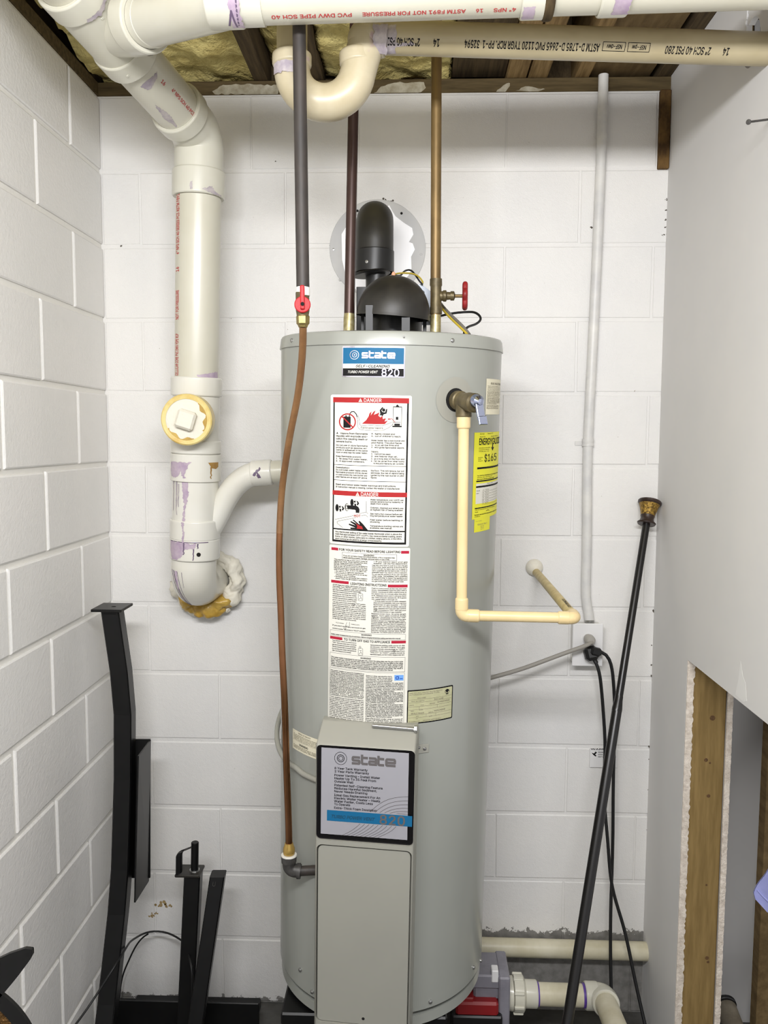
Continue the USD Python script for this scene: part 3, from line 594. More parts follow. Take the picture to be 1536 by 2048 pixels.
# faucet and scalded hand
fx = lambda pts: [(640+a/6.825, 940+b/6.825) for a, b in pts]
pr.poly(K, sg.Polygon(fx([(375, 470), (500, 468), (530, 485), (545, 515), (543, 560), (498, 560), (498, 530), (485, 520), (385, 515)])).buffer(0.3))
pr.poly(K, ann(695.2, 1012.2, 3.2, 0.9)); pr.poly(K, affinity.scale(sg.Point(694.8, 1012.4).buffer(7.4), 0.55, 1.0).difference(affinity.scale(sg.Point(695.2, 1012.4).buffer(6.5), 0.5, 1.0)))
for ox, oy in ((0, 0), (203, -82)):
    o = lambda pts: fx([(a+ox, b+oy) for a, b in pts])
    pr.poly(K, unary_union([affinity.scale(sg.Point(o([(240, 510)])[0]).buffer(7.2), 0.45, 1.0), sg.Polygon(o([(262, 490), (285, 478), (292, 500), (275, 512)])), sg.Polygon(o([(270, 520), (295, 525), (298, 555), (280, 560)])), sg.Polygon(o([(300, 480), (322, 490), (338, 515), (320, 545), (304, 530), (316, 514)]))]))
pr.poly(K, unary_union([line(fx(q), 0.5) for q in ([(212, 672), (468, 602)], [(575, 600), (615, 590), (640, 592), (662, 612)], [(545, 572), (640, 545), (640, 400)], [(640, 545), (666, 570)], [(320, 775), (248, 725), (240, 705), (262, 688), (500, 628)])]))
pr.text('ink_red', 'HOT', 708.8, 1030.6, 13.6, 4.6, True)
pr.poly(K, sg.Polygon(fx([(665, 790), (430, 785), (426, 768), (500, 764), (405, 730), (408, 716), (505, 738), (425, 690), (432, 680), (520, 715), (458, 665), (466, 656), (540, 715), (560, 720), (538, 680), (548, 668), (600, 715)])).buffer(0.2))
pr.poly('ink_red', sg.Polygon(fx([(500, 705), (520, 740), (512, 775), (600, 780), (585, 740), (560, 735), (530, 720)])), 0.0009)
pr.build({'ink_black': 'black_print', 'ink_red': 'red_print', 'paper_white': 'white_print'})

# lighting instructions label
sh = TankSheet(662, 1086, 1448)
ll = tobj('instruction_label', sheet_mesh(sh, rrect(657.6, 1088.7, 817, 1443.5, 3), 0.0005), 'paper_white', label='long white operating instructions label with crimson bars')
pr = Print(sh, ll)
ly = lambda py, px=662: py - (px-662)*0.030                       # the lines run downhill in the picture; undo it
for a, b, y in ((661.8, 675, 1094), (799, 814.6, 1094.6), (661.8, 696.4, 1159), (774, 813, 1161), (660.6, 685, 1271.4), (783, 812, 1271.4)): pr.poly('ink_crimson', rect(a, y, b, y+5.4))
pr.text(K, 'FOR YOUR SAFETY READ BEFORE LIGHTING', 676.6, 1098.6, 121, 4.1, True)
pr.text(K, 'LIGHTING INSTRUCTIONS', 699.8, 1164.6, 71.5, 4.3, True)
pr.text(K, 'TO TURN OFF GAS TO APPLIANCE', 688, 1276.3, 92.5, 4.3, True)
for x0, y0, x1, y1 in ((683, 1102, 790.6, 1114), (661, 1259, 811, 1270), (660.6, 1304, 811, 1333), (659.6, 1335, 810.6, 1439)):
    pr.poly('ink_grey', rect(x0, y0, x1, y1).boundary.buffer(0.25, cap_style='flat', join_style='mitre'), name='ruled_box')
pr.text(K, 'WARNING', 725, 1106.2, 21, 2.9, True); pr.text(K, 'WARNING', 722.5, 1263.4, 21, 2.9, True); pr.text(K, 'WARNING', 721.5, 1309.6, 21, 3.0, True)
pr.flow(K, 'If you do not follow these instructions exactly, a fire or explosion may result causing property damage, personal injury or loss of life.', 685, 787, 1109.2, 1112.8, 2, 2.3)
h1 = 2.15
pr.flow(K, 'This appliance has a pilot which must be lighted by hand. When lighting the pilot, follow these instructions exactly.', 667, 733, 1118, 1124.6, 3, h1)
pr.flow(K, 'BEFORE LIGHTING smell all around the appliance area for gas. Be sure to smell next to the floor because some gas is heavier than air and will settle on the floor. WHAT TO DO IF YOU SMELL GAS', 667, 733, 1128, 1138, 4, h1)
pr.lines(K, ['• Do not try to light any appliance.', '• Do not touch any electric switch; do not use any', '   phone in your building.', '• Immediately call your gas supplier from a neighbor\'s', '   phone. Follow the gas supplier\'s instructions.'], 668, 733, 1141.6, 3.5, h1)
pr.flow(K, '• If you cannot reach your gas supplier, call the fire department.', 745, 812, 1117.4, 1120.8, 2, h1)
pr.flow(K, 'Use only your hand to push in or turn the gas control knob. Never use tools. If the knob will not push in or turn by hand, don\'t try to repair it, call a qualified service technician. Force or attempted repair may result in a fire or explosion.', 742, 812, 1124.6, 1138.4, 5, h1)
pr.flow(K, 'Do not use this appliance if any part has been under water. Immediately call a qualified service technician to inspect the appliance and to replace any part of the control system and any gas control which has been under water.', 742, 812, 1142.2, 1156.0, 5, h1)
pr.flow(K, 'STOP! Read the safety information above on this label. Turn ON/OFF switch on control box to "OFF". Remove outer door covering gas thermostat and burner assembly.', 665, 731, 1169, 1179, 4, h1)
pr.flow(K, 'Set the thermostat to lowest setting by turning the water temperature dial clockwise to its lowest temperature setting with arrow on dial as shown. DO NOT FORCE.', 665, 713, 1183, 1199, 5, h1)
pr.flow(K, 'Turn gas control knob clockwise to "OFF" position. Knob cannot be turned from "PILOT" to "OFF" unless knob is depressed slightly. DO NOT FORCE. Wait five (5) minutes to clear out any gas. If you then smell gas, STOP! Follow "B" in the safety information above on this label. If you don\'t smell gas, go to the next step. Remove (or open) inner door located below the gas control unit. Find pilot: follow metal tube from gas control. The pilot is located on the right hand side of the burner.', 665, 731, 1203, 1236, 10, h1)
pr.flow(K, 'If you don\'t smell gas, turn knob on gas control counter-clockwise to "PILOT" position.', 665, 731, 1250, 1256, 2, h1)
pr.flow(K, 'Push in control knob all the way and hold down. Immediately light the pilot with a match. Continue to hold control knob in for about one (1) minute after the pilot is lit. Release knob and it will pop back up. Pilot should remain lit. If it goes out, repeat steps 4 through 10.', 742, 811, 1170, 1191.4, 7, h1)
pr.flow(K, '• If knob does not pop up when released, stop and immediately call your service technician or gas supplier. • If the pilot will not stay lit after several tries, depress and turn the gas control knob clockwise to "OFF" and call your service technician or gas supplier.', 746, 811, 1195, 1216, 7, h1)
pr.flow(K, 'Replace inner door. At arms length away, turn gas control knob counter-clockwise to the full "ON" position. WARNING: Do not use gas control knob to regulate gas flow.', 742, 811, 1220, 1233.6, 5, h1, True)
pr.flow(K, 'At arms length away, set the thermostat to desired setting. The mark (PILOT) indicative of approximate 120°F is preferred starting point. Some local laws may require a lower starting point. If hotter water is desired, see instruction manual and "warning" below. Replace the outer door. Turn ON/OFF switch on control box to "ON".', 742, 811, 1236.6, 1256.4, 7, h1)
pr.flow(K, 'Hotter water increases the risk of scald injury. Before changing temperature setting see instruction manual.', 662.6, 807, 1268, 1268, 1, 2.5)
pr.flow(K, 'Turn ON/OFF switch on control box to "OFF". Remove outer door covering gas thermostat and burner assembly. Set the thermostat to lowest setting by turning the water temperature dial clockwise to its lowest', 665, 713, 1280.4, 1300.4, 6, h1)
pr.flow(K, 'temperature setting (with arrow on dial as shown). DO NOT FORCE. Turn gas control knob clockwise to "OFF" position. Knob cannot be turned from "PILOT" to "OFF" unless knob is depressed slightly. DO NOT FORCE. Replace outer door.', 741, 810, 1282, 1300.4, 6, h1)
pr.flow(K, 'This water heater is equipped for one type gas only. Check the rating plate near the gas control valve for the correct gas. Do not use this water heater with any gas other than the one listed on the rating plate. Failure to use the correct gas can cause problems which can result in death, serious bodily injury or property damage. If you have any questions or doubts consult your gas supplier or gas utility. Insulation blanket or other insulation wrapping, applied external to the jacket, may result in unsafe operation of the water heater. For additional information, see instruction manual.', 662.6, 807, 1313.6, 1330.4, 6, 2.5)
pr.flow(K, 'This water heater is not to be installed in a mobile home. Read and follow water heater warnings and instructions in instruction manual. If manual is missing you may obtain one free of charge by contacting the company whose name appears on the rating plate. Include the model and serial number found on the rating plate. If the water heater is your replacement, acceptable for use on combustible floors in an alcove or closet. For installation in carpeted area see instruction manual.', 661, 729.4, 1340, 1370, 11, 2.25, True)
pr.flow(K, 'MINIMUM CLEARANCE FROM COMBUSTIBLE MATERIAL: 0" FROM SIDES AND BACK 2" FROM FRONT OF JACKET 12" FROM TOP. MINIMUM CLEARANCE FOR SERVICING 24" FRONT.', 661, 729.4, 1373, 1389, 6, h1)
pr.flow(K, 'This appliance must be installed in accordance with local codes or, in the absence of local codes, the National Fuel Gas Code. See instruction manual. For installation in a mobile location see local authority having jurisdiction. This water heater meets or exceeds the following standards: Federal minimum energy standards effective. Complies with the service efficiency of the standard for the rated recovery. WARNING: California Proposition lists chemicals known to cause cancer, birth defects, death, serious harm.', 661, 729.4, 1393, 1434, 13, h1)
pr.flow(K, 'Drains or other reproductive harm. This product may cause such substances, the sources being fuel, combustion products themselves.', 733, 786, 1343, 1352.6, 4, 2.15)
pr.flow(K, 'WARNING: For California installation, this water heater must be braced, anchored or strapped to avoid falling or moving during an earthquake. See instructions for correct installation procedures. Instructions may be obtained from your local dealer, wholesaler, public utilities or California\'s office of the State Architect.', 733, 808.6, 1356, 1372, 6, 2.2)
pr.flow(K, 'WARNING: This water heater must not be used for space heating only. WARNING: Toxic chemicals such as used for treatment of boiler in a non-potable water heating appliance shall never be introduced into a potable water space heating system. The water heater shall not be connected to any heating system or components previously used with a non-potable water heating appliance.', 733, 808.6, 1375, 1395, 8, 2.2)
pr.flow(K, 'When this system requires water at temperatures higher than required for other uses, the use of a mixing valve may be installed to reduce water temperature at points of use in order to reduce scald hazard potential. CAUTION: This water heater, as all water heaters, will eventually leak. Do not install without adequate drainage provisions where water flow will cause damage. Once drained combustion chamber water may appear to be a leaking tank. See instruction manual.', 733, 808.6, 1398.6, 1423, 9, 2.2)
pr.flow(K, 'Manufactured under one or more of these US Patent Nos. 4,263,253; 4,537,038; 4,584,991 other patents pending.', 733, 808.6, 1427, 1433.6, 3, 2.1)
pr.poly('seal_blue', rect(790.4, 1339, 808.6, 1350), 0.0009).poly('seal_navy', ann(796, 1344.6, 2.7, 1.7).union(rect(798, 1341.4, 799.4, 1347.6)).union(rect(801, 1345.4, 807, 1347)), 0.0012)
for cx, cy in ((720, 1187), (721.5, 1295)):                       # little control-knob drawings
    pr.poly(K, unary_union([rrect(cx-4.4, cy-6, cx+4.4, cy+8, 1.2).boundary.buffer(0.25), sg.Point(cx-1, cy-8.4).buffer(1.8).boundary.buffer(0.25), line([(cx-3, cy+6.4), (cx+1, cy+1), (cx+3.4, cy+6)], .6), line([(cx-2.6, cy-3), (cx, cy-.6), (cx+2.6, cy-3)], .6)]))
for cx, cy in ((707, 1204), (690, 1253.6), (751, 1212), (746.6, 1226), (789, 1292)): pr.poly(K, sg.Polygon([(cx-2.6, cy-1.6), (cx+2.4, cy-1.6), (cx, cy+2.4)]).boundary.buffer(0.3))
pr.poly(K, unary_union([line([(694, 1240), (691, 1247.6), (697, 1247.6)], .5), line([(699, 1239), (699, 1248)], .6)])); pr.text(K, 'PILOT BURNER', 672, 1244, 16, 1.8); pr.text(K, 'THERMOCOUPLE', 702, 1244, 17, 1.8)
pr.build({'ink_black': 'black_print', 'ink_crimson': 'crimson_bars', 'ink_grey': 'ruled_boxes', 'seal_blue': 'certification_seal', 'seal_navy': 'seal_mark'})

# rating plate on the right
sh = TankSheet(860, 1372, 1448)
th0 = lambda y, x: y
rp = tobj('rating_plate', sheet_mesh(sh, rrect(813.8, 1377, 904.6, 1444, 2.4), 0.0005), 'ink_black', label='small olive rating plate with a black border')
pr = Print(sh, rp); pr.poly('plate_rating', rrect(816, 1379.4, 902.8, 1441.6, 1.6), 0.0008)
pr.poly('ink_dim', unary_union([rect(816.6, y, 902, y+0.5) for y in (1396, 1402, 1410, 1416, 1426, 1431.6)] + [rect(x, y, x+.5, y+6) for x, y in ((868, 1396), (884, 1396), (838, 1410), (874, 1410), (852, 1426), (871, 1426))]), 0.001)
for t, x, y, w, h in (('ANSI Z21.10.1  VENTED WATER HEATER', 817.6, 1384, 66, 2), ('AUTOMATIC STORAGE TYPE', 817.6, 1387.4, 60, 2), ('MODEL NUMBER', 834, 1394.6, 17, 2.2), ('SERIAL NUMBER', 868, 1400.6, 18, 2), ('PRV 50 NRT3', 822, 1400.6, 26, 2), ('CAPACITY', 818, 1408, 10, 2), ('BTU/HR', 841, 1409, 6, 2), ('RECOVERY', 859, 1408, 11, 2), ('MAX WORKING PRESSURE', 874, 1407, 24, 2.4), ('TYPE GAS', 821, 1419.6, 6, 2), ('NATURAL', 838, 1418, 8, 2), ('MIN INLET PRESSURE', 822, 1425, 26, 2.6), ('INPUT', 857, 1425.4, 9, 2), ('MANIFOLD PRESSURE', 868, 1423.6, 22, 2.6), ('VOLTS', 832, 1430.6, 5, 2), ('120', 832, 1435, 4, 2), ('60 HZ', 858, 1433, 6, 2), ('DESIGN CERTIFIED', 846, 1440, 36, 2), ('NOT FOR MOBILE HOMES', 818, 1440, 22, 1.8)): pr.text('ink_dim', t, x, y, w, h, True)
pr.poly('ink_black', unary_union([ann(893, 1387.5, 4, .7), sg.Polygon([(889.6, 1386), (893, 1382.6), (896.6, 1386), (893, 1391)]), rect(890.6, 1392, 895.6, 1393.4)]), 0.001)
pr.build({'plate_rating': 'plate_face', 'ink_dim': 'faint_print', 'ink_black': 'approval_mark'})

# yellow energy label and its torn slip, both on the right flank; two small cream notices
sh = TankSheet(960, 862, 1072)
ey = tobj('energy_label', sheet_mesh(sh, rect(945.4, 865, 994.6, 1037), 0.0007, 3), 'paper_yellow', label='yellow energy guide label with a dollar figure')
pr = Print(sh, ey); Y = 'ink_black'
pr.poly('paper_white', rect(951.6, 967, 994.4, 1007), 0.0009, 3)
pr.poly(Y, unary_union([rect(952.8, 934.4, 994, 938), rect(951.8, 961, 994, 963.4), rect(951.6, 971.6, 994, 975), rect(950.4, 1014.6, 993.6, 1016.6), rect(981.2, 888, 982.6, 897), sg.Polygon([(979.4, 896), (984.6, 896), (982, 903.4)])]), 0.0012, 3)
pr.text(Y, 'ENERGYGUIDE', 954.6, 889.6, 46.5, 12.6, True, 0, 0.0013); pr.text(Y, '$165', 966, 924, 24, 14.6, False, 0, 0.0013)
for t, x, y, w, h in (('Water Heater', 956, 868.8, 9, 2), ('Capacity 50', 971, 868.4, 11, 2), ('Natural Gas', 956, 874.6, 11, 2), ('Model PRV50', 978, 874.4, 13, 2), ('Estimates on the scale', 955, 897, 22, 2), ('are based on a national', 955, 900.4, 20, 1.8), ('average gas cost', 955, 903.6, 20, 1.8), ('Model with', 954, 916, 9, 2), ('lowest', 954, 919, 6, 2), ('energy cost', 954, 922.6, 9, 2), ('Your cost will vary depending on local energy rate', 953, 952, 40, 2.2), ('and use. See chart below', 953, 955.6, 30, 2), ('How much will this model cost', 952.6, 961-1.4, 34, 2.2), ('Yearly cost', 973, 969.6, 11, 2), ('Cost', 952.6, 982, 7, 2), ('per', 952.6, 987, 5, 2), ('Ask your salesperson for local rates', 951, 1019.6, 38, 1.9), ('Rate', 951, 1024, 6, 2), ('A', 972, 1024, 8, 2), ('Important: removal of this label before sale is a', 950, 1029.6, 43, 2.2), ('violation.', 950, 1032.8, 12, 2)): pr.text(Y, t, x, y, w, h, 'Import' in t or 'Your' in t or 'How' in t, 0, 0.0012)
for k in range(6): pr.text('ink_dim', '.%d0   $%d' % (4+k, 120+22*k), 964, 982+5.2*k, 13, 2.4, False, 0, 0.0012); pr.poly('ink_dim', rect(964, 983.4+5.2*k, 993, 983.8+5.2*k), 0.0012, 3)
pr.build({'paper_white': 'white_panel', Y: 'black_print', 'ink_dim': 'price_rows'})
es = tobj('energy_slip', sheet_mesh(sh, rect(950.6, 1034, 981.4, 1063), 0.0005, 3), 'paper_yellow', label='yellow slip hanging below the energy guide label')
pr = Print(sh, es)
for t, x, y, w, h in (('(Form 10/90)', 953, 1042.4, 12, 1.6), ('REMOVE ONLY', 957, 1050, 19, 3), ('BEFORE', 963, 1053.4, 7, 1.8), ('SALE', 963, 1056.4, 7, 1.8), ('PART 18', 963.4, 1059.6, 6, 1.6)): pr.text('ink_dim', t, x, y, w, h, False, 0, 0.0009)
pr.build({'ink_dim': 'faint_print'})
sh = TankSheet(980, 755, 832)
cn = tobj('notice_card', sheet_mesh(sh, rect(971.4, 757.6, 999, 829), 0.0006, 2.5), 'paper_cream', label='cream insulation notice near the top right edge')
pr = Print(sh, cn); pr.text('ink_dim', 'READ WATER', 980, 768.8, 18.6, 4.0, True, 0, 0.001)
pr.flow('ink_dim', 'Important: read the installation and operating manual before connecting this heater. Keep the manual in the pocket near the heater for later reference by the owner.', 974, 998, 773, 782, 4, 2, False)
pr.flow('ink_dim', 'Keep area around heater clear and free of combustible materials, gasoline and other flammable vapors and liquids. Do not obstruct flow of combustion and vent air.', 973.6, 998, 785, 794.4, 4, 2)
pr.flow('ink_dim', 'Flush tank regularly. Do not use heater if any part has been under water. Call qualified technician to inspect the appliance before it is returned to service.', 973.4, 998, 797.6, 808.4, 5, 2)
pr.flow('ink_dim', 'Check the relief valve every year for free operation by lifting the lever on the valve.', 973, 996.6, 812, 817.6, 3, 2)
pr.build({'ink_dim': 'faint_print'})
sh = TankSheet(610, 1452, 1530)
nn = tobj('notice_card', sheet_mesh(sh, rect(586, 1469, 640, 1509), 0.0006, 4), 'paper_cream', label='cream notice half hidden behind the burner cover')
pr = Print(sh, nn); pr.text('ink_dim', 'INSULATION KIT', 597, 1474, 25, 2.6, True, 0, 0.001)
pr.flow('ink_dim', 'If an external insulation blanket is installed do not cover the top of the heater, the controls, the relief valve, burner access or this notice.', 588, 638, 1478, 1487, 4, 1.9)
pr.poly('ink_dim', rect(586.8, 1488.6, 640, 1489), 0.001, 4); pr.text('ink_black', 'WARNING', 599, 1496.6, 17.4, 4, True, 0, 0.001)
pr.flow('ink_dim', 'Failure to follow these instructions may cause fire or unsafe operation.', 588, 636, 1500, 1505, 3, 1.9)
pr.build({'ink_dim': 'faint_print', 'ink_black': 'warning_word'})

# a pale tube strapped round the left flank of the jacket
a0 = [(-150, 1500+8), (-120, 1496)]
pth = []
for px, py, dth in ((570, 1464, 0), (0, 0, 0)): pass
zt = lambda px, py: tank_hit(px, py, TR+0.006)
hs = [(-2.05, zt(575, 1478)[1]+0.012), (-1.75, zt(575, 1480)[1]), (-1.52, zt(572, 1500)[1])] + [zt(px, py) for px, py in ((580, 1530), (592, 1538), (604, 1548), (616, 1554), (632, 1561), (650, 1566))]
tobj('flank_tube', tube(smoothpath([tpt(t, z, TR+0.0105 if i < 3 else TR+0.0035) for i, (t, z) in enumerate(hs)], 60), 0.0062, 14), 'tank_plastic', smooth=60, label='pale tube bulging round the left flank')

# ---- burner cover, turned a little to the left on the front of the tank
THC = -0.085; BN = V([math.sin(THC), -math.cos(THC), 0]); BT = V([math.cos(THC), math.sin(THC), 0]); RF = TR+0.062
def box_hit(px, py, rf=RF):
    d, o = TROT.T @ ray(px, py), tloc(EYE); p = o + d*((rf - o @ BN)/(d @ BN)); return p @ BT, p[2]
def bp(t, z, rf=RF): return BN*rf + BT*t + ZA*z
L0, L1 = box_hit(630.5, 1600)[0], box_hit(829.5, 1600)[0]
zf = box_hit(640, 1488)[1]; zt_ = zf + 0.030; zd1 = box_hit(640, 1683)[1]; zd0 = box_hit(640, 2043)[1]; zb_ = ZBOT+0.012
BACK = TR-0.09
def trect(t0, t1, z0, z1, r0, r1, rad, seg=5):
    return ext(rrect(t0, z0, t1, z1, rad) if rad else rect(t0, z0, t1, z1), r1-r0, np.vstack([np.c_[BT, ZA, BN, BN*r0], [0, 0, 0, 1]]))
c = 0.005; ht = []
for t, s in ((L0, 1), (L1, -1)):
    ht += [bp(t+s*c, zf-0.001, RF), bp(t+s*c*.3, zf-c, RF-c*.3), bp(t, zf-c*1.3, RF-c), bp(t+s*c*.3, zf+0.0005, RF-c), bp(t+s*c, zf+0.0035, RF-c*1.2),
           bp(t+s*0.006, zt_, BACK+0.10), bp(t+s*0.003, zt_, BACK+0.09), bp(t, zt_-0.006, BACK), bp(t, zb_, BACK), bp(t, zb_, RF-c), bp(t+s*c, zb_, RF)]
import manifold3d as m3
def man(m):
    m = m.copy(); m.merge_vertices()
    return m3.Manifold(m3.Mesh(np.asarray(m.vertices, np.float32), np.asarray(m.faces, np.uint32)))
body = man(hull(ht))
rec = trect(L0+0.0015, L1-0.0015, zd1+0.004, zf-0.002, RF-0.006, RF+0.02, 0.010)
rec2 = trect(L0+0.0035, L1-0.0035, zd0, zd1-0.006, RF-0.016, RF+0.02, 0.012)
tobj('burner_cover', body - man(rec) - man(rec2), 'tank_plastic', smooth=30)
tobj('cover_trim', trect(L0+0.0022, L1-0.0022, zd1+0.0048, zf-0.0028, RF-0.0058, RF-0.0045, 0.0095), 'chrome_dark', label='dark shiny border round the cover plate')
dr = tobj('access_door', trect(L0+0.0068, L1-0.0068, zd0+0.002, zd1-0.0098, RF-0.0155, RF-0.0025, 0.010), 'tank_plastic', label='plain grey lower access door')
tobj('screw', lathe(bp(*box_hit(726, 2039), RF-0.0025), BN, [(0, 0), (0, .0032), (.0006, .0032), (.0008, 0)], 12), 'hole_dark', dr)
# maker's plate on the cover
c4 = [(643, 1494.6), (818, 1506.3), (814.5, 1680), (641.5, 1666.7)]
pp = [bp(*box_hit(x, y, RF-0.003), RF-0.003) for x, y in c4]
sh = PlaneSheet([(643, 1494.6), (818, 1494.6), (818, 1667), (643, 1667)], pp, BN)
mp = tobj('cover_plate', cat(sheet_mesh(sh, rect(643, 1494.6, 818, 1667), 0.0006, 40), sheet_mesh(sh, rect(643, 1494.6, 818, 1667), 0.0, 40)), 'plate_silver', label='silver maker\'s plate with warranty lettering and curved lines')
pr = Print(sh, mp); K = 'ink_black'
pr.poly(K, unary_union([ann(682, 1513.5, 12.2, .8), ann(682.2, 1513.5, 7.0, 1.2), ann(682.4, 1513.5, 4.2, 1.0)]), 0.001, 30)
pr.poly('ink_grey', logo_word(704.5, 1503.4, 88, 20.5), 0.001, 30)
for t, y, w in (('8 Year Tank Warranty', 1535.6, 67), ('2 Year Parts Warranty', 1541.8, 70), ('Power Venting – Install Water', 1549.3, 92), ('Heater Up To 35 Feet From', 1555.6, 84), ('Outside Wall', 1561.9, 38.5), ('Patented Self-Cleaning Feature', 1569.3, 97.5), ('Reduces Harmful Sediment,', 1575.4, 86), ('Never Needs Draining', 1581.6, 67), ('Ideal Gas Replacement For An', 1589, 93), ('Electric Water Heater – Heats', 1595.3, 93), ('Water Faster, Costs Less', 1601.4, 78.5), ('To Operate', 1607.4, 33), ('Extra-Thick Foam Insulation', 1614.6, 86.5)):
    pr.text(K, t, 669.5, y, w, 4.3, True, 0, 0.001)
plate = rect(643, 1494.6, 818, 1667); arcs = []
for k in range(9):
    o = k*9.0; s = [(687+o*1.0, 1667), (706+o, 1656), (724+o, 1640), (740+o, 1620), (757+o*0.95, 1602+o*0.3), (780+o*0.8, 1588+o*0.62), (800+o*0.7, 1582.5+o*0.78), (822+o*.5, 1580+o*0.86)]
    arcs.append(line(smoothpath(np.c_[V(s), np.zeros(len(s))], 40)[:, :2], 0.85))
pr.poly('ink_grey', unary_union(arcs).intersection(plate).difference(rect(600, 1616, 900, 1641)), 0.0009, 30)
pr.poly('ink_blue', rect(655.6, 1618, 827, 1639.4), 0.0012, 30)
pr.text('ink_teal', 'TURBO POWER VENT', 663, 1633.2, 88, 6.4, True, 0.28, 0.0016)
pr.text('ink_grey', '820', 760, 1638.4, 53, 18.5, True, 0, 0.0016)
pr.build({'ink_black': 'black_print', 'ink_grey': 'grey_print', 'ink_blue': 'blue_band', 'ink_teal': 'faded_print'})
# small bracket and screws beside the cover
th, z = tank_hit(846, 1497, TR); e1 = tpt(th, 0, 1)
tobj('cover_bracket', obox(tpt(th, z, TR+0.0012), nrm(np.cross(ZA, e1)), ZA, e1, 0.026, 0.019, 0.0016, 0.0004), 'tank_plastic', wh)
screw(wh, tpt(th+0.012, z, TR+0.002), e1, 0.0042); th, z = tank_hit(837, 1494, TR); screw(wh, tpt(th, z, TR+0.002), tpt(th, 0, 1), 0.0035)

# ---- opening for the relief valve
thv, zv = tank_hit(911, 800, TR); ev = tpt(thv, 0, 1); hv = nrm(np.cross(ZA, ev))
rg = flat(sg.Point(0, 0).buffer(0.047, quad_segs=16).difference(sg.Point(0.0, 0.0).buffer(0.024, quad_segs=12)), 0.006)
v = rg.vertices; th = thv + v[:, 0]/TR; rg = trimesh.Trimesh(np.c_[(TR+0.0012)*np.sin(th), -(TR+0.0012)*np.cos(th), zv+v[:, 1]], rg.faces, process=False)
tobj('valve_escutcheon', rg, 'tank_plastic', smooth=True, label='thin round cover ring round the relief valve')
tobj('valve_opening', lathe(tpt(thv, zv, TR-0.004), ev, [(0, 0), (0.0, 0.0245), (0.0058, 0.0245), (0.0058, 0.0)], 28), 'hole_dark')

# ---- power vent blower on the lid (world points: the lid is nearly level)
ZL = tw([0, -0.05, ZTOP])[2]
bw = lambda px, py, y: P(px, py, y)
yb = -0.44; dc = P(786, 634, yb); rd = mm(72.5, yb); zt2 = P(786, 552, yb-0.0)[2]
prof = [(0, rd-0.003), (-0.002, rd), (0.003, rd)] + [(max(0.004, (zt2-dc[2])*math.sin(a)), rd*math.cos(a)**0.9) for a in np.linspace(0.05, math.pi/2, 22)]
bl = tobj('blower', man(trimesh.Trimesh(*[getattr(lathe((dc[0]+0.005, yb+0.075, ZL-0.004), (0, 0, 1), [(0, 0), (0, .078), (.09, .078), (.094, .072), (.094, 0)], 40), q) for q in ('vertices', 'faces')])), 'black_plastic', wh, smooth=35) if False else obj('blower', lathe((dc[0]+0.005, yb+0.085, ZL-0.004), (0, 0, 1), [(0, 0), (0, .062), (.095, .062), (.099, .057), (.099, 0)], 40), 'black_plastic', wh, smooth=35, label='black power vent blower with a domed cowl')
cowl = lathe((0, 0, 0), (0, 0, 1), prof + [(zt2-dc[2]-0.002, 0.0001)], 48); inn = cowl.copy(); 
cowl.apply_transform(trimesh.transformations.rotation_matrix(math.radians(5), [0, 1, 0])); cowl.apply_transform(trimesh.transformations.rotation_matrix(math.radians(4), [1, 0, 0])); cowl.apply_translation(dc)
obj('cowl', cowl, 'black_dusty', bl, smooth=50, label='dusty domed cowl')
for px0, px1, dy in ((731, 746, 0.0), (803, 820, 0.0), (722, 728, .10), (846, 853, .10)):
    a, b = P(px0, 640, yb-0.070+dy), P(px1, 640, yb-0.070+dy)
    obj('cowl_leg', cbox(a[0], b[0], yb-0.0715+dy, yb-0.069+dy, ZL-0.002, dc[2]+0.016, 0.0004), 'black_steel', bl)
a = P(713.5, 575, -0.30); b = P(726, 575, -0.30)
obj('side_bracket', cbox(a[0], b[0]+0.01, -0.31, -0.296, ZL-0.002, a[2], 0.001), 'black_steel', bl)
p = [P(825, 570, -0.32), P(842, 568, -0.32), P(862, 583, -0.32), P(866, 650, -0.32), P(835, 650, -0.32)]
obj('side_plate', ext(sg.Polygon([(q[0], q[2]) for q in p]), 0.003, axes((0, -0.318, 0), V([1.0, 0, 0]), V([0, 0, 1.0]))), 'steel_sheet', bl)
q = P(845, 585, -0.322); obj('plate_screw', lathe(q, (0, -1, 0), [(0, 0), (0, .005), (.003, .004), (.004, 0)], 12), 'steel_sheet', bl)
# outlet neck
yv = -0.235; nz0, nz1 = P(750, 595, yv)[2], P(750, 549, yv)[2]; nx = P(752, 560, yv)[0]
obj('outlet_neck', lathe((nx, yv, ZL-0.002), (0, 0, 1), [(0, .030), (nz0-ZL, .030), (nz0-ZL+.004, .026), (nz1-ZL, .026), (nz1-ZL, 0)], 32), 'black_plastic', bl, smooth=35)
# blower wiring: a tan wire nut, earth and feed wires
w0 = P(787, 560, -0.43)
obj('wire_nut', lathe(w0+V([0, 0, -.005]), (0, 0.1, 1), [(0, 0), (0, .0042), (.02, .0046), (.023, .003), (.024, 0)], 14), 'wire_nut', bl, smooth=40)
wt = lambda pts, r, mt, nm: obj(nm, tube(smoothpath([P(*p) for p in pts], 40), r, 10), mt, bl, smooth=60)
wt([(789, 549, -.43), (800, 546.5, -.40), (818, 546.5, -.37), (832, 550, -.35), (841, 557, -.34), (846, 566, -.335)], .0021, 'wire_yellow', 'earth_wire')
wt([(790, 551, -.43), (804, 548, -.39), (812, 541, -.36), (822, 541, -.345), (832, 552, -.335), (846, 569, -.33)], .0021, 'black_rubber', 'feed_wire')
wt([(870, 596, -.32), (885, 618, -.36), (905, 640, -.40), (922, 656, -.43), (934, 668, -.45)], .0028, 'wire_yellow', 'earth_wire')
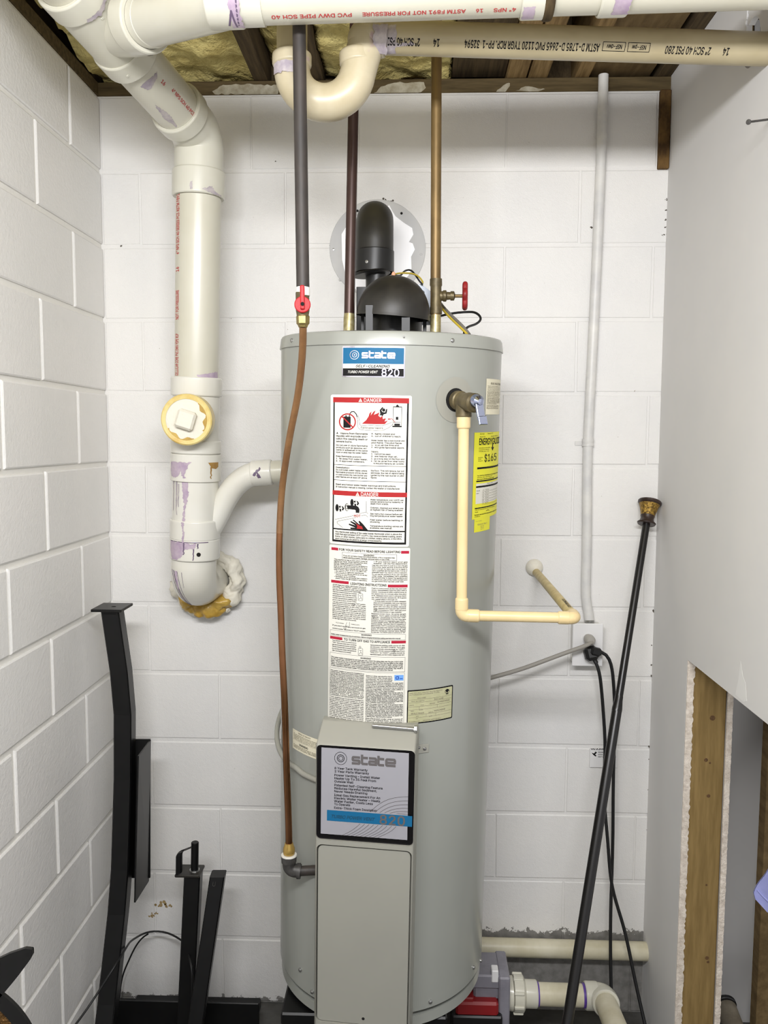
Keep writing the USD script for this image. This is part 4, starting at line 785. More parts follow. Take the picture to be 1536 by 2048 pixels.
wt([(872, 590, -.315), (888, 616, -.355), (910, 638, -.395), (926, 654, -.425), (938, 668, -.445)], .0036, 'wire_grey', 'feed_wire')
wt([(874, 592, -.31), (890, 616, -.35), (913, 639, -.39), (929, 655, -.42), (940, 669, -.44)], .0022, 'black_rubber', 'feed_wire')
wt([(858, 634, -.36), (885, 631, -.34), (910, 626, -.33), (935, 624, -.33), (952, 626, -.34), (961, 635, -.35), (955, 646, -.37), (938, 653, -.41), (930, 660, -.43), (928, 668, -.44)], .0028, 'black_rubber', 'power_cord')

# ---- stand below the heater
st = thing('heater_stand', 'dark steel stand holding the water heater off the floor', 'stand', (TB[0], TB[1], 0))
zs = tw([0, 0, ZBOT])[2] - 0.006
obj('stand_top', cbox(TB[0]-0.225, TB[0]+0.16, TB[1]-0.20, TB[1]+0.235, zs-0.035, zs-0.004, 0.004), 'black_steel', st)
for sx in (-0.20, 0.135):
    for sy in (-0.18, 0.21): obj('leg', cbox(TB[0]+sx-0.02, TB[0]+sx+0.02, TB[1]+sy-0.02, TB[1]+sy+0.02, 0, zs-0.035, 0.003), 'black_steel', st)

# ================================================================== WHITE DRAIN STACK AND OVERHEAD PIPES
def ragged(g, amp, seed):
    r = random.Random(seed); g = g.segmentize(0.004) if g.length > 0.03 else g
    return sg.Polygon([(x+r.gauss(0, amp), y+r.gauss(0, amp)) for x, y in g.exterior.coords[:-1]]).buffer(0).buffer(amp*1.2, quad_segs=3).buffer(-amp*0.6)
def stains(name, parent, mt, O, A, N, r, polys, lift=0.0004):
    """patches and drips of dried primer lying on a pipe; polys in (arc metres, metres along A)"""
    for i, g in enumerate(polys):
        g = ragged(g, 0.0011, int(abs(g.centroid.x*7919+g.centroid.y*104729)*1000)) if g.geom_type == 'Polygon' and 'drip' not in name and len(g.interiors) == 0 else g
        for q in getattr(g, 'geoms', [g]): obj(name, wrap(flat(q, 0.008).apply_translation((0, 0, lift)), O, A, N, r), mt, parent, smooth=True)
def drip(u, v, w, l, seed=0):
    r = random.Random(seed); n = 7; L, R = [], []
    for i in range(n+1):
        s = i/n; ww = w*(0.5+0.12*r.uniform(-1, 1))*(1-0.75*s**0.6) + 0.0006; x = u + r.uniform(-.0008, .0008)*s*3
        L.append((x-ww, v-l*s)); R.append((x+ww, v-l*s))
    return sg.Polygon(L+R[::-1]).buffer(0.0004)
RP = 0.05715                                                     # 4 in pipe
YS = -0.155
s_top, s_bot = P(397, 330, YS), P(390, 1110, YS)
zc = lambda py, px=393, y=YS: P(px, py, y)[2]
ztop, xs0, xs1 = P(396, 402, YS-0.03), P(396, 400, YS-0.03)[0], P(390, 1060, YS)[0]
A_top, A_bot = P(397, 405, YS-0.035), P(390, 1090, YS)
SA = nrm(A_top-A_bot)
sp = lambda py: A_bot + SA*((P(393, py, YS)[2]-A_bot[2])/SA[2])
ds = thing('drain_stack', 'white plastic drain stack with cleanout plug, elbow into the wall and slanting top pipe', 'drain pipe', (A_bot[0], YS, sp(1200)[2]))
FRONT = nrm(EYE - sp(700)); 
obj('stack_pipe', rod(sp(770), sp(398), RP, 56), 'pvc_white', ds, smooth=40)
# top elbow and the slanting pipe up to the wye
E0 = sp(280); Q = P(270, 121, -0.47); SU = nrm(Q-E0)
cl_ = fillet([sp(398), E0, E0+SU*0.13], 0.11, 12)
obj('top_elbow', cat(tube(fillet([sp(355), E0, E0+SU*0.09], 0.10, 14), 0.0615, 48, False), hub(sp(404), sp(352), 0.0668, 0.0575), hub(E0+SU*0.075, E0+SU*0.118, 0.0668, 0.0575)), 'pvc_fitting', ds, smooth=40)
LQ = np.linalg.norm(Q-E0)
obj('slanting_pipe', rod(E0+SU*0.07, Q+SU*0.05, RP, 56), 'pvc_white', ds, smooth=40)
# wye: hub on the slanting pipe, body going on up-left, hub at its far end, branch to the right
W0 = Q + SU*0.02; W1 = W0 + SU*0.225; WC = W0+SU*0.085
OHY = -0.85; oh0, oh1 = P(470, -5, OHY), P(1530, -40, OHY); OD = nrm(oh1-oh0)
BR = nrm(P(402, 20, -0.78) - WC)
bq = WC + BR*0.20
obj('wye_fitting', cat(hub(W0-SU*0.005, W0+SU*0.045, 0.0672, 0.0575), lathe(W0+SU*0.04, SU, [(0, .058), (0, .0625), (.15, .0625), (.15, .058)], 48), hub(W1-SU*0.05, W1, 0.0672, 0.0575),
    lathe(WC-SU*0.01, BR, [(0, .05), (.10, .0545), (.13, .0545)], 48), hub(WC+BR*0.105, WC+BR*0.155, 0.0600, 0.0505)), 'pvc_fitting', ds, smooth=40)
obj('upper_pipe', rod(W1-SU*0.03, W1+SU*0.30, RP, 56), 'pvc_white', ds, smooth=40)
for k, (a_, s_) in enumerate(((0.6, .03), (-.5, .02), (0.1, .16))):
    x, y, _ = frame(SU); n = nrm(EYE-WC); n = nrm(n - SU*(n @ SU)); t = np.cross(SU, n); d = math.cos(a_)*n+math.sin(a_)*t
    obj('mould_mark', obox(W0+SU*s_+d*(0.0674 if s_ < .05 else .063), t, SU, d, 0.007, 0.005, 0.002, .0006), 'pvc_fitting', ds)
# lower run: cleanout tee, wye with side branch, quarter bend into the wall
obj('cleanout_tee', cat(hub(sp(793), sp(756), 0.0668, 0.0575), rod(sp(900), sp(785), 0.0615, 56), hub(sp(906), sp(880), 0.0668, 0.0575)), 'pvc_bright', ds, smooth=40)
co = sp(838); cd = nrm(P(378, 839, YS-0.10)-co); cf = co+cd*0.118
cp = obj('cleanout_plug', cat(lathe(co, cd, [(0.0, .05), (0.085, .055), (.085, .0595)], 48), hub(co+cd*0.076, cf, .0650, .052, lip=.004)), 'socket_cream', ds, smooth=35, label='cleanout socket rim smeared with golden glue')
obj('plug_disc', lathe(cf-cd*0.007, cd, [(0, 0), (0, .0535), (.0035, .0535), (.0045, .0525), (.0045, 0)], 56), 'foam_white', cp, smooth=30)
cx_, cy_, _c = frame(cd); ux = nrm(V([1, 0, -0.32]) - cd*(V([1, 0, -0.32]) @ cd)); uy = np.cross(cd, ux)
obj('square_nut', obox(cf+cd*0.006, ux, uy, cd, .047, .047, .022, .006), 'foam_white', cp)
fr_ = nrm(EYE-co); 
gl = [sg.Polygon([(math.cos(a)*.0525, math.sin(a)*.0525) for a in np.linspace(a0, a1, 14)] + [(math.cos(a)*(.0525-w*(0.6+0.4*math.sin(9*a))), math.sin(a)*(.0525-w*(0.6+0.4*math.sin(9*a)))) for a in np.linspace(a1, a0, 14)]) for a0, a1, w in ((-.3, 1.25, .012), (-2.4, -.9, .009))]
m = flat(unary_union(gl)); m.vertices = cf - cd*0.0022 + m.vertices[:, :1]*ux + m.vertices[:, 1:2]*uy; obj('glue_smear', m, 'glue_gold', cp)
obj('stack_wye', cat(hub(sp(960), sp(907), 0.0668, 0.0575, lip=.0012), rod(sp(1050), sp(900), 0.0612, 56), hub(sp(1076), sp(1037), 0.0668, 0.0575)), 'pvc_bright', ds, smooth=40)
b0 = sp(1046); bpath = smoothpath([sp(1075)+V([0.02, 0, 0]), P(440, 1020, YS), P(468, 974, YS-.005), P(500, 950, YS-.01), P(528, 944, YS-.01), P(540, 944, YS-.01)], 30)
obj('side_branch', tube(bpath, mm(23.5, YS), 36), 'pvc_bright', ds, smooth=50)
b1, b2 = P(503, 947, YS-.01), P(545, 944, YS-.01)
obj('branch_hub', hub(b1, b2, mm(25.5, YS), mm(22.5, YS)), 'pvc_bright', ds, smooth=40)
obj('branch_pipe', rod(b2-nrm(b2-b1)*.01, b2+nrm(b2-b1)*.14, mm(22.5, YS), 36), 'pvc_white', ds, smooth=40)
# quarter bend
eb = V([P(418, 1158, 0)[0], -0.012, P(418, 1158, 0)[2]]); ek = sp(1100); bend_ = [sp(1076), sp(1105), V([eb[0]-.012, -0.075, eb[2]]), V([eb[0], 0.01, eb[2]])]
ec = sp(1113); ecl = fillet([sp(1078), V([(ec[0]+eb[0])/2-.008, YS+.004, eb[2]+.002]), V([eb[0], -.002, eb[2]])], 0.105, 18)
obj('bottom_elbow', cat(tube(ecl, 0.0605, 48), hub(sp(1116), sp(1074), 0.0668, 0.0575)), 'pvc_bright', ds, smooth=50)
q = sp(1103); n_ = nrm(V([0.42, -1, 0.0])); obj('test_hole', lathe(q+n_*0.0660, n_, [(0, 0), (0, .0055), (.0018, .0055), (.0018, 0)], 18), 'hole_dark', ds)
# primer drips
up_ = SA; NF = nrm(V([0.16, -1, 0])); w_ = lambda px, r: math.asin(max(-1, min(1, (px-391)/mm(1, YS)**0*0+ (px-391)*mm(1, YS)/r)))*r
zz = lambda py: (P(393, py, YS)-A_bot) @ SA
U = lambda px, r=RP: r*math.asin(max(-.97, min(.97, (px-391)*mm(1, YS)/r)))
stains('primer_stain', ds, 'primer', A_bot, SA, NF, .0669, [sg.Polygon([(U(347), zz(922)), (U(385), zz(922)), (U(379), zz(932)), (U(374), zz(946)), (U(367), zz(938)), (U(361), zz(950)), (U(354), zz(952)), (U(346), zz(948))]), drip(U(372), zz(930), .010, .028, 2)])
stains('primer_stain', ds, 'primer', A_bot, SA, NF, .0614, [sg.Polygon([(U(367), zz(952)), (U(380), zz(955)), (U(381), zz(985)), (U(376), zz(1010)), (U(374), zz(1036)), (U(371), zz(1036)), (U(374), zz(1005)), (U(370), zz(975))])])
stains('primer_drip', ds, 'primer_grey', A_bot, SA, NF, .0614, [drip(U(352), zz(955), .006, .085, 3), drip(U(358), zz(955), .006, .095, 4), drip(U(362), zz(965), .003, .06, 5)])
stains('primer_stain', ds, 'primer', A_bot, SA, NF, .0669, [sg.Polygon([(U(345), zz(1078)), (U(397), zz(1080)), (U(394), zz(1088)), (U(375), zz(1092)), (U(370), zz(1104)), (U(362), zz(1113)), (U(352), zz(1112)), (U(345), zz(1098))]), drip(U(372), zz(1040), .003, .05, 6)])
stains('primer_drip', ds, 'primer_dark', A_bot, SA, NF, .0669, [rect(U(342), zz(1078.2), U(420), zz(1076.6)), drip(U(374), zz(1078), .003, .032, 7), drip(U(401), zz(1080), .003, .012, 8), drip(U(393), zz(1090), .0016, .03, 9)])
stains('glue_drip', ds, 'glue_brown', A_bot, SA, NF, .0669, [sg.Polygon([(U(418), zz(921)), (U(438), zz(921)), (U(438), zz(930)), (U(430), zz(934)), (U(424), zz(932))]), drip(U(423), zz(930), .003, .03, 10)])
stains('primer_stain', ds, 'primer_dark', b1, nrm(b2-b1), nrm(EYE-b1), mm(25.5, YS)+.0002, [line([(-.012, .030), (-.004, .020), (.012, .026)], .004).union(line([(-.004, .020), (.006, .012)], .004))])
stains('primer_stain', ds, 'primer', A_bot, SA, NF, RP, [sg.Polygon([(U(394), zz(752)), (U(432), zz(743)), (U(432), zz(755)), (U(402), zz(756))])])
tp = nrm(A_top-A_bot)
stains('primer_stain', ds, 'primer_grey', A_bot, SA, NF, .0669, [sg.Polygon([(U(402), zz(396)), (U(418), zz(388)), (U(424), zz(397)), (U(432), zz(402)), (U(420), zz(401))]), sg.Polygon([(U(380), zz(396)), (U(381), zz(384)), (U(384), zz(383)), (U(384), zz(396))])])
# elbow streaks down to the foam
ev_ = []
for k, (u0, u1, n0, n1, wd) in enumerate(((-.95, -.30, 2, 15, .0016), (-.80, -.22, 2, 15, .0022), (-.70, -.20, 3, 14, .0016), (-.55, -.18, 2, 13, .0014), (-.62, -.55, 2, 7, .008), (-.30, -.24, 2, 6, .0014))):
    pts = []
    for i in np.linspace(n0, n1, 22):
        i0 = int(min(len(ecl)-2, i)); f_ = i-i0; c_ = ecl[i0]*(1-f_)+ecl[i0+1]*f_; t_ = nrm(ecl[i0+1]-ecl[i0]); s_ = (i-n0)/(n1-n0)
        x_ = nrm(V([1.0, 0, 0])-t_*t_[0]); o_ = np.cross(x_, t_); o_ = o_ if o_ @ (EYE-c_) > 0 else -o_
        a_ = u0+(u1-u0)*s_; pts.append(c_ + .0606*(math.sin(a_)*x_ + math.cos(a_)*o_))
    ev_.append(tube(V(pts), wd*0.5*np.linspace(1, .5, len(pts)), 6))
obj('primer_streak', cat(*ev_[:4], ev_[5]), 'primer_dark', ds, smooth=60); obj('primer_stain', ev_[4], 'primer', ds, smooth=60)
# red factory lettering
def axial_text(parent, mt, s, O, A, N, r, ang, v0, v1, h, bold=True, flip=False, name='lettering'):
    m = textbox(s, 0, 0, abs(v1-v0), h, bold); x, y = m.vertices[:, 0].copy(), m.vertices[:, 1].copy()
    if flip: m.vertices[:, 1] = v0 - x; m.vertices[:, 0] = y + r*ang          # reads downwards / from the far end
    else: m.vertices[:, 1] = v0 + x; m.vertices[:, 0] = -y + r*ang            # reads upwards
    m.vertices[:, 2] = 0.0005; obj(name, wrap(m, O, A, N, r), mt, parent)
an = -0.86
for s, y0, y1 in (('CELLULAR CORE PVC DWV PIPE RCP', 754, 672), ('NOT FOR PRESSURE', 645, 588), ('16', 553, 543), ('4" NPS SCH 40 SERIES PC3 ASTM F891', 519, 403)):
    axial_text(ds, 'red_ink', s, A_bot, SA, NF, RP, an, zz(y0), zz(y1), .0155)
NQ = nrm((EYE-Q) - SU*((EYE-Q) @ SU))
axial_text(ds, 'red_ink', '4" NPS SCH 40 PC3', E0, SU, NQ, RP, 0.30, .215, .115, .008, flip=True); axial_text(ds, 'red_ink', '16', E0, SU, NQ, RP, 0.20, .255, .24, .008, flip=True)
stains('primer_stain', ds, 'primer_grey', E0, SU, NQ, RP, [sg.Polygon([(-.030, .12), (-.022, .17), (-.034, .21), (-.041, .16)]), sg.Polygon([(.02, LQ-.012), (-.012, LQ-.006), (-.03, LQ-.012), (-.02, LQ-.03), (.01, LQ-.02)])])
stains('primer_stain', ds, 'primer_grey', W0, SU, NQ, .0673, [sg.Polygon([(.05, .182), (.01, .172), (-.02, .178), (-.02, .184), (.012, .180), (.05, .189)])])

# overhead white pipe running right from the wye
ov = thing('overhead_pipe', 'white plastic pipe running overhead across the top of the picture', 'pipe', oh0+OD*0.6)
ov0 = WC + BR*0.125
lead = fillet([ov0, ov0+BR*0.05, oh0-OD*0.012, oh0+OD*.05], 0.05, 10)
ROH = 0.0445
obj('reducing_bend', tube(lead, np.linspace(.0500, .0470, len(lead)), 40), 'pvc_fitting', ov, smooth=50)
xe = (0.689-oh0[0])/OD[0]
obj('pipe', rod(oh0, oh0+OD*xe, ROH, 48), 'pvc_white', ov, smooth=40)
ux_ = lambda px: (P(px, 20, OHY)[0]-oh0[0])/OD[0]
for a, b in ((416, 486), (1040, 1098), (1196, 1256)): obj('coupling', hub(oh0+OD*ux_(a), oh0+OD*ux_(b), ROH+.005, ROH+.0005), 'pvc_fitting', ov, smooth=40)
NO = nrm((EYE-oh0-OD*.5) - OD*((EYE-oh0-OD*.5) @ OD))
stains('primer_stain', ov, 'primer', oh0, OD, NO, ROH+.0051, [rect(-.03, ux_(468), .055, ux_(484)).buffer(.002)])
stains('primer_stain', ov, 'primer', oh0, OD, NO, ROH, [sg.Polygon([(-.02, ux_(486)), (.05, ux_(486)), (.05, ux_(497)), (.02, ux_(505)), (-.02, ux_(493))])])
stains('primer_drip', ov, 'primer_dark', oh0, OD, NO, ROH+.0052, [line([(.05, ux_(459)), (.02, ux_(469)), (.055, ux_(474))], .0035), line([(.05, ux_(478)), (-.01, ux_(482))], .003)])
stains('primer_stain', ov, 'primer', oh0, OD, NO, ROH+.0051, [rect(.03, ux_(1044), .06, ux_(1066)), rect(0, ux_(1226), .05, ux_(1250)).buffer(.003)])
# which way is "down" round the pipe: letters sit near its lower front edge, upside down
low = math.atan2(nrm(np.cross(OD, NO)) @ V([0, 0, -1.0]), NO @ V([0, 0, -1.0]))*0.62
for s, a, b in (('PVC DWV PIPE SCH 40', 705, 545), ('ASTM F891 NOT FOR PRESSURE', 930, 725), ('16', 965, 950), ('4" NPS', 1030, 985)):
    axial_text(ov, 'red_ink', s, oh0, OD, NO, ROH, low, ux_(b)+abs(ux_(a)-ux_(b)), ux_(b), .0075, flip=True)
obj('hanger_strap', cat(hub(oh0+OD*ux_(1085), oh0+OD*ux_(1105), ROH+.0075, ROH+.006), cbox((oh0+OD*ux_(1087))[0], (oh0+OD*ux_(1103))[0], OHY-.003, OHY+.003, oh0[2]+ROH, ZJ, .0005)), 'wood_joist_dark', ov, smooth=40)

# beige two-inch line with its trap
YT = -0.71; r2 = 0.0302
tt = lambda px, py: P(px, py, YT)
tr = thing('trap_pipe', 'beige plastic pipe with a U-shaped trap and black lettering, running into the right wall', 'pipe', tt(650, 200))
t0, t1 = tt(770, 75), P(1500, 97.5, -0.645); TD = nrm(t1-t0)
obj('riser', rod(tt(584, 130), tt(584, -60), r2-.001, 36), 'pvc_beige', tr, smooth=40)
uc = [tt(584, 120), tt(584, 150)]; cc = tt(650, 137); ru = np.linalg.norm(tt(584, 137)-cc)
ub = [cc + V([-math.cos(a)*ru, 0, -math.sin(a)*ru]) for a in np.linspace(0, math.pi*0.93, 26)]
obj('trap_bend', cat(tube(V([tt(584, 112)]+ub), r2+.0045, 40), hub(tt(584, 134), tt(584, 108), r2+.0075, r2)), 'pvc_beige_fit', tr, smooth=50)
el = fillet([ub[-1], ub[-1]+nrm(ub[-1]-ub[-2])*.06, tt(730, 75.5), t0], .055, 10)
obj('elbow', cat(tube(el, r2+.004, 40), hub(tt(717, 132), tt(716, 104), r2+.006, r2), hub(tt(738, 74.3), t0, r2+.0055, r2)), 'pvc_beige_fit', tr, smooth=50)
L2 = (0.70-t0[0])/TD[0]
obj('long_pipe', rod(t0-TD*.02, t0+TD*L2, r2, 40), 'pvc_beige', tr, smooth=40)
NT = nrm((EYE-t0-TD*.35) - TD*((EYE-t0-TD*.35) @ TD)); ut = lambda px: (P(px, 88, YT)[0]-t0[0])/TD[0]
for s, a, b in (('2" SCH 40 PSI', 838, 774), ('14', 877, 864), ('ASTM D-1785 D-2665 PVC 1120 TYGR RCP. PP-1  32594', 1200, 926), ('2" SCH 40 PSI 280', 1432, 1336), ('14', 1471, 1457), ('NSF-dwv', 1246, 1214), ('NSF-pw', 1296, 1266)):
    h = .0072 if 'NSF' in s else .0128
    axial_text(tr, 'ink_black', s, t0, TD, NT, r2, 0.0 if 'NSF' in s else 0.0, ut(a), ut(b), h, flip=True)
fr2 = unary_union([rect(-.004, ut(a), .011, ut(b)).boundary.buffer(.0005) for a, b in ((1252, 1206), (1303, 1258))]); m = flat(fr2, .01); m.vertices[:, 2] = .0005
obj('lettering', wrap(m, t0, TD, NT, r2), 'ink_black', tr)
stains('primer_stain', tr, 'primer_grey', t0, TD, NT, r2+.0056, [rect(-.02, ut(748), .03, ut(769)).buffer(.002)])
stains('primer_stain', tr, 'primer_grey', t0, TD, NT, r2, [rect(-.02, ut(774), .03, ut(788)).buffer(.002), line([(.012, ut(790)), (.010, ut(826))], .004)])
q = tt(584, 150); stains('primer_stain', tr, 'primer_grey', tt(584, 175), V([0, 0, 1.0]), nrm(V([-.3, -1, -.2])), r2+.0052, [sg.Polygon([(-.03, .018), (.03, .014), (.035, .034), (-.03, .036)])])

# expanding foam round the bend where it enters the wall
ef = thing('expanding_foam', 'lumpy yellow and white expanding foam round the drain elbow at the wall', 'foam', (eb[0], -0.02, eb[2]-.1))
fo = [eb + V([.075*math.cos(a)*1.0, -.012, .075*math.sin(a)*1.05]) for a in np.linspace(-math.pi*.98, math.pi*.42, 40)]
spl = int(40*0.50)
def foam(pts, r, seed):
    m = tube(V(pts), r, 22); m = trimesh.Trimesh(*trimesh.remesh.subdivide(m.vertices, m.faces), process=True); m.fix_normals()
    m = blobby(m, .020, 38, seed); m.vertices[:, 1] = np.minimum(m.vertices[:, 1], -.0008); return m
obj('yellow_foam', foam([p+V([0, -.010, .000]) for p in fo[3:spl+3]], np.r_[np.linspace(.012, .025, 6), np.full(spl-6, .025)], 4), 'foam_yellow', ef, smooth=True)
obj('white_foam', foam([p+(V([.010, 0, -.006]) if i > 3 else V([0, 0, 0])) for i, p in enumerate(fo[spl-2:])], np.r_[np.linspace(.012, .024, 5), np.full(40-spl-8, .024), np.linspace(.022, .008, 5)], 9), 'foam_white', ef, smooth=True)
obj('white_foam', foam([p+V([math.cos(a)*.020, .004, math.sin(a)*.018]) for p, a in zip(fo[:spl], np.linspace(-math.pi*.98, -math.pi*.28, spl))], .011, 13), 'foam_white', ef, smooth=True)

# ================================================================== GAS AND WATER LINES
YG = -0.79
G = lambda px, py, y=YG: P(px, py, y)
gp = thing('gas_pipe', 'black iron gas pipe dropping from the ceiling to a red valve', 'pipe', G(605, 580))
gt = G(598, 40); gd = nrm(gt-G(606, 582)); 
obj('pipe', rod(G(606, 588), gt+gd*.15, .0122, 28), 'iron_pipe', gp, smooth=40)
obj('thread_paste', lathe(G(606, 592), gd, [(0, .0), (0, .0128), (.012, .0130), (.018, .0118), (.018, 0)], 28), 'thread_paste', gp, smooth=30)
gv = thing('gas_valve', 'small red lever gas valve with a brass flare nut', 'valve', G(605, 655))
vb = G(605, 612)
obj('valve_body', cat(lathe(G(605.5, 634), gd, [(0, 0), (0, .0108), (.012, .0128), (.044, .0128), (.047, .011), (.047, 0)], 24)), 'bronze', gv, smooth=40)
fd = nrm(EYE-vb); fd = nrm(fd-gd*(fd @ gd)); sd = np.cross(gd, fd)
obj('handle_disc', lathe(vb+fd*.013, fd, [(0, 0), (0, .0150), (.005, .0150), (.0065, .0136), (.0065, 0)], 32), 'red_paint', gv, smooth=30)
obj('lever', obox(vb+fd*.0205+gd*.0125, sd, gd, fd, .0082, .044, .007, .0028), 'red_paint', gv)
obj('handle_screw', lathe(vb+fd*.0245, fd, [(0, 0), (0, .0035), (.001, .0035), (.001, .0015), (.0015, 0)], 14), 'hole_dark', gv)
nb = G(606, 655)
obj('flare_nut', lathe(nb, gd, [(0, 0), (0, .0082), (.004, .0096), (.007, .0122), (.020, .0127), (.022, .0116), (.022, .0086), (.030, .0086), (.030, 0)], 6), 'brass_nut', gv)
gl_ = thing('copper_gas_line', 'thin copper gas tube bowing down the left front of the water heater', 'pipe', G(577, 1700))
cpts = [(606, 652), (605.5, 690), (602, 740), (594, 800), (582, 860), (572, 920), (564, 980), (560, 1040), (558.5, 1100), (559, 1160), (561.5, 1220), (563.5, 1280), (566, 1340), (569, 1400), (571, 1460), (573, 1530), (575.5, 1600), (577.5, 1660), (578, 1692)]
cpath = smoothpath([G(x, y, np.interp(y, [650, 760, 1000, 1692], [YG, -0.72, -0.585, -0.590])) for x, y in cpts], 90); kk = 36
obj('tube', tube(cpath[:kk+1], .0071, 18), 'copper_dull', gl_, smooth=60, label='dull brown upper length of tube'); obj('tube', tube(cpath[kk:], np.linspace(.0071, .0078, 90-kk), 18), 'copper', gl_, smooth=60)
YE = -0.590
nb = G(578, 1702, YE)
obj('flare_nut', lathe(nb+V([0, 0, -.006]), (0, 0, 1), [(0, 0), (0, .0125), (.006, .0135), (.014, .0128), (.021, .0100), (.025, .0092), (.025, 0)], 28), 'brass_bright', gl_, smooth=50)
eq = G(581, 1736, YE); inx = tw(bp(L0+.01, box_hit(640, 1737)[1], RF-.03))
obj('elbow_fitting', cat(tube(fillet([G(578, 1716, YE), G(578, 1740, YE), G(602, 1742, YE)], .018, 10), .0146, 24), lathe(G(578, 1724, YE), (0, 0, 1), [(0, .0), (0, .0165), (.016, .0178), (.016, 0)], 24), lathe(G(594, 1742, YE), (1, 0, 0), [(0, 0), (0, .0168), (.008, .0168), (.008, 0)], 24)), 'iron_elbow', gl_, smooth=40)
obj('thread_paste', lathe(G(578, 1711, YE), (0, 0, 1), [(0, .017), (0, .0179), (.003, .0172), (.003, .010)], 24), 'thread_paste', gl_, smooth=30)
n0 = G(600, 1742, YE); obj('nipple', rod(n0, V([tw(bp(L0+.012, 1, RF))[0], n0[1]+.01, n0[2]]), .0108, 24), 'iron_pipe', gl_, smooth=40)

YW = tw([0, 0, ZTOP])[1]
hw = thing('hot_water_pipe', 'brown copper water pipe rising from the left of the heater lid', 'pipe', P(698, 655, YW))
a, b = P(698, 655, YW), P(708, 150, YW); zlid = ZL-.002; d = nrm(b-a); a = a+d*((zlid-a[2])/d[2])
obj('pipe', rod(a+d*.02, b+d*.35, .0120, 28), 'copper_brown', hw, smooth=40)
obj('solder_collar', lathe(a, d, [(0, 0), (0, .0128), (.05, .0130), (.066, .0118)], 24), 'solder', hw, smooth=40)
cw = thing('cold_water_pipe', 'tarnished brass coloured water pipe rising from the right of the heater lid', 'pipe', P(871, 660, YW))
a, b = P(871, 660, YW), P(873, 115, YW); d = nrm(b-a); a = a+d*((zlid-a[2])/d[2])
obj('pipe', rod(a+d*.02, b+d*.35, .0118, 28), 'brass_old', cw, smooth=40)
obj('solder_collar', lathe(a, d, [(0, 0), (0, .0122), (.05, .0124), (.06, .0118)], 24), 'solder', cw, smooth=40)
gvv = thing('gate_valve', 'bronze stop valve with a red handwheel on the right water pipe', 'valve', P(872, 628, YW))
c0, c1 = P(872, 628, YW), P(872, 558, YW)
obj('valve_body', lathe(c0, c1-c0, [(0, .0118), (0, .0138), (.014, .0142), (.018, .0125), (np.linalg.norm(c1-c0)-.018, .0125), (np.linalg.norm(c1-c0)-.014, .0142), (np.linalg.norm(c1-c0), .0138), (np.linalg.norm(c1-c0), .0118)], 28), 'bronze', gvv, smooth=40)
s0 = P(880, 592, YW); sx = V([1.0, -.05, 0.0])
obj('bonnet', lathe(s0, sx, [(0, .011), (.006, .011), (.008, .0128), (.014, .0128), (.016, .009), (.024, .0085), (.024, .0105), (.032, .0105), (.034, .006), (.036, 0)], 6 if False else 24), 'bronze', gvv, smooth=30)
w0 = P(930, 592, YW-.003)
obj('stem', rod(s0, w0, .0038, 14), 'brass_old', gvv, smooth=40)
rim = [(math.cos(a)*(.0250+.0028*math.cos(6*a)), math.sin(a)*(.0250+.0028*math.cos(6*a))) for a in np.linspace(0, 2*math.pi, 73)]
x_, y_, _z = frame(nrm(sx)); ring_ = V([w0 + x_*p[0] + y_*p[1] for p in rim])
obj('handwheel', cat(tube(ring_, .0062, 12, False), lathe(w0-nrm(sx)*.006, sx, [(0, 0), (0, .008), (.012, .008), (.012, 0)], 20), *[rod(w0, w0+(x_*math.cos(a)+y_*math.sin(a))*.024, .0035, 10) for a in np.linspace(0, 2*math.pi, 5)[:4]]), 'red_wheel', gvv, smooth=50)

# vent elbow through the wall
vp = thing('vent_pipe', 'black vent pipe elbow turning into the wall above the heater', 'vent pipe', (nx, yv, nz1))
rv = mm(36.8, yv); zel = P(751, 463, -0.02)[2]
va = P(749, 552, yv); 
arc_ = fillet([V([va[0], yv, nz1+.004]), V([va[0], yv, zel-.012]), V([P(751, 463, 0)[0], 0.03, zel])], .11, 22)
obj('elbow', tube(arc_, rv, 48), 'black_dusty_elbow', vp, smooth=50)
obj('collar', lathe(V([va[0], yv, nz1+.004]), (0, 0, 1), [(0, .02), (0, rv+.002), (.052, rv+.002), (.054, rv)], 48), 'black_plastic', vp, smooth=40)
fl0 = P(744, 552, yv); obj('flange', lathe(V([fl0[0], yv-.006, nz1-.003]), (-.12, 0, 1), [(0, 0), (0, rv-.002), (.003, rv+.003), (.006, rv+.001), (.007, 0)], 48), 'black_plastic', vp, smooth=30)
q = P(736, 531, yv); n_ = nrm(V([q[0]-va[0], -rv*.96, 0])); obj('screw', lathe(V([va[0], yv, q[2]])+n_*(rv+.0015), n_, [(0, 0), (0, .0045), (.002, .004), (.0028, 0)], 14), 'zinc', vp, smooth=30)
vw = thing('vent_plate', 'round painted wall plate round the vent with a bare white patch', 'wall plate', V([P(755, 498, 0)[0], -.002, P(755, 592, 0)[2]]))
vc = P(755, 498, 0); rvp = mm(94, 0)
disc = sg.Point(0, 0).buffer(rvp, quad_segs=32)
M_ = axes((vc[0], -.0006, vc[2]), V([1.0, 0, 0]), V([0, 0, 1.0]))
obj('disc', lathe((vc[0], -.0004, vc[2]), (0, -1, 0), [(0, 0), (0, rvp), (.0008, rvp), (.0016, rvp-.001), (.0016, 0)], 72), 'vent_plate', vw, smooth=25)
bare = [(702, 440), (720, 425), (745, 420), (764, 421), (770, 416), (778, 413), (785, 422), (792, 435), (806, 448), (822, 458), (824, 470), (815, 484), (826, 487), (827, 500), (822, 515), (824, 540), (818, 552), (806, 562), (780, 590), (720, 590), (690, 548), (684, 520), (686, 470), (692, 452)]
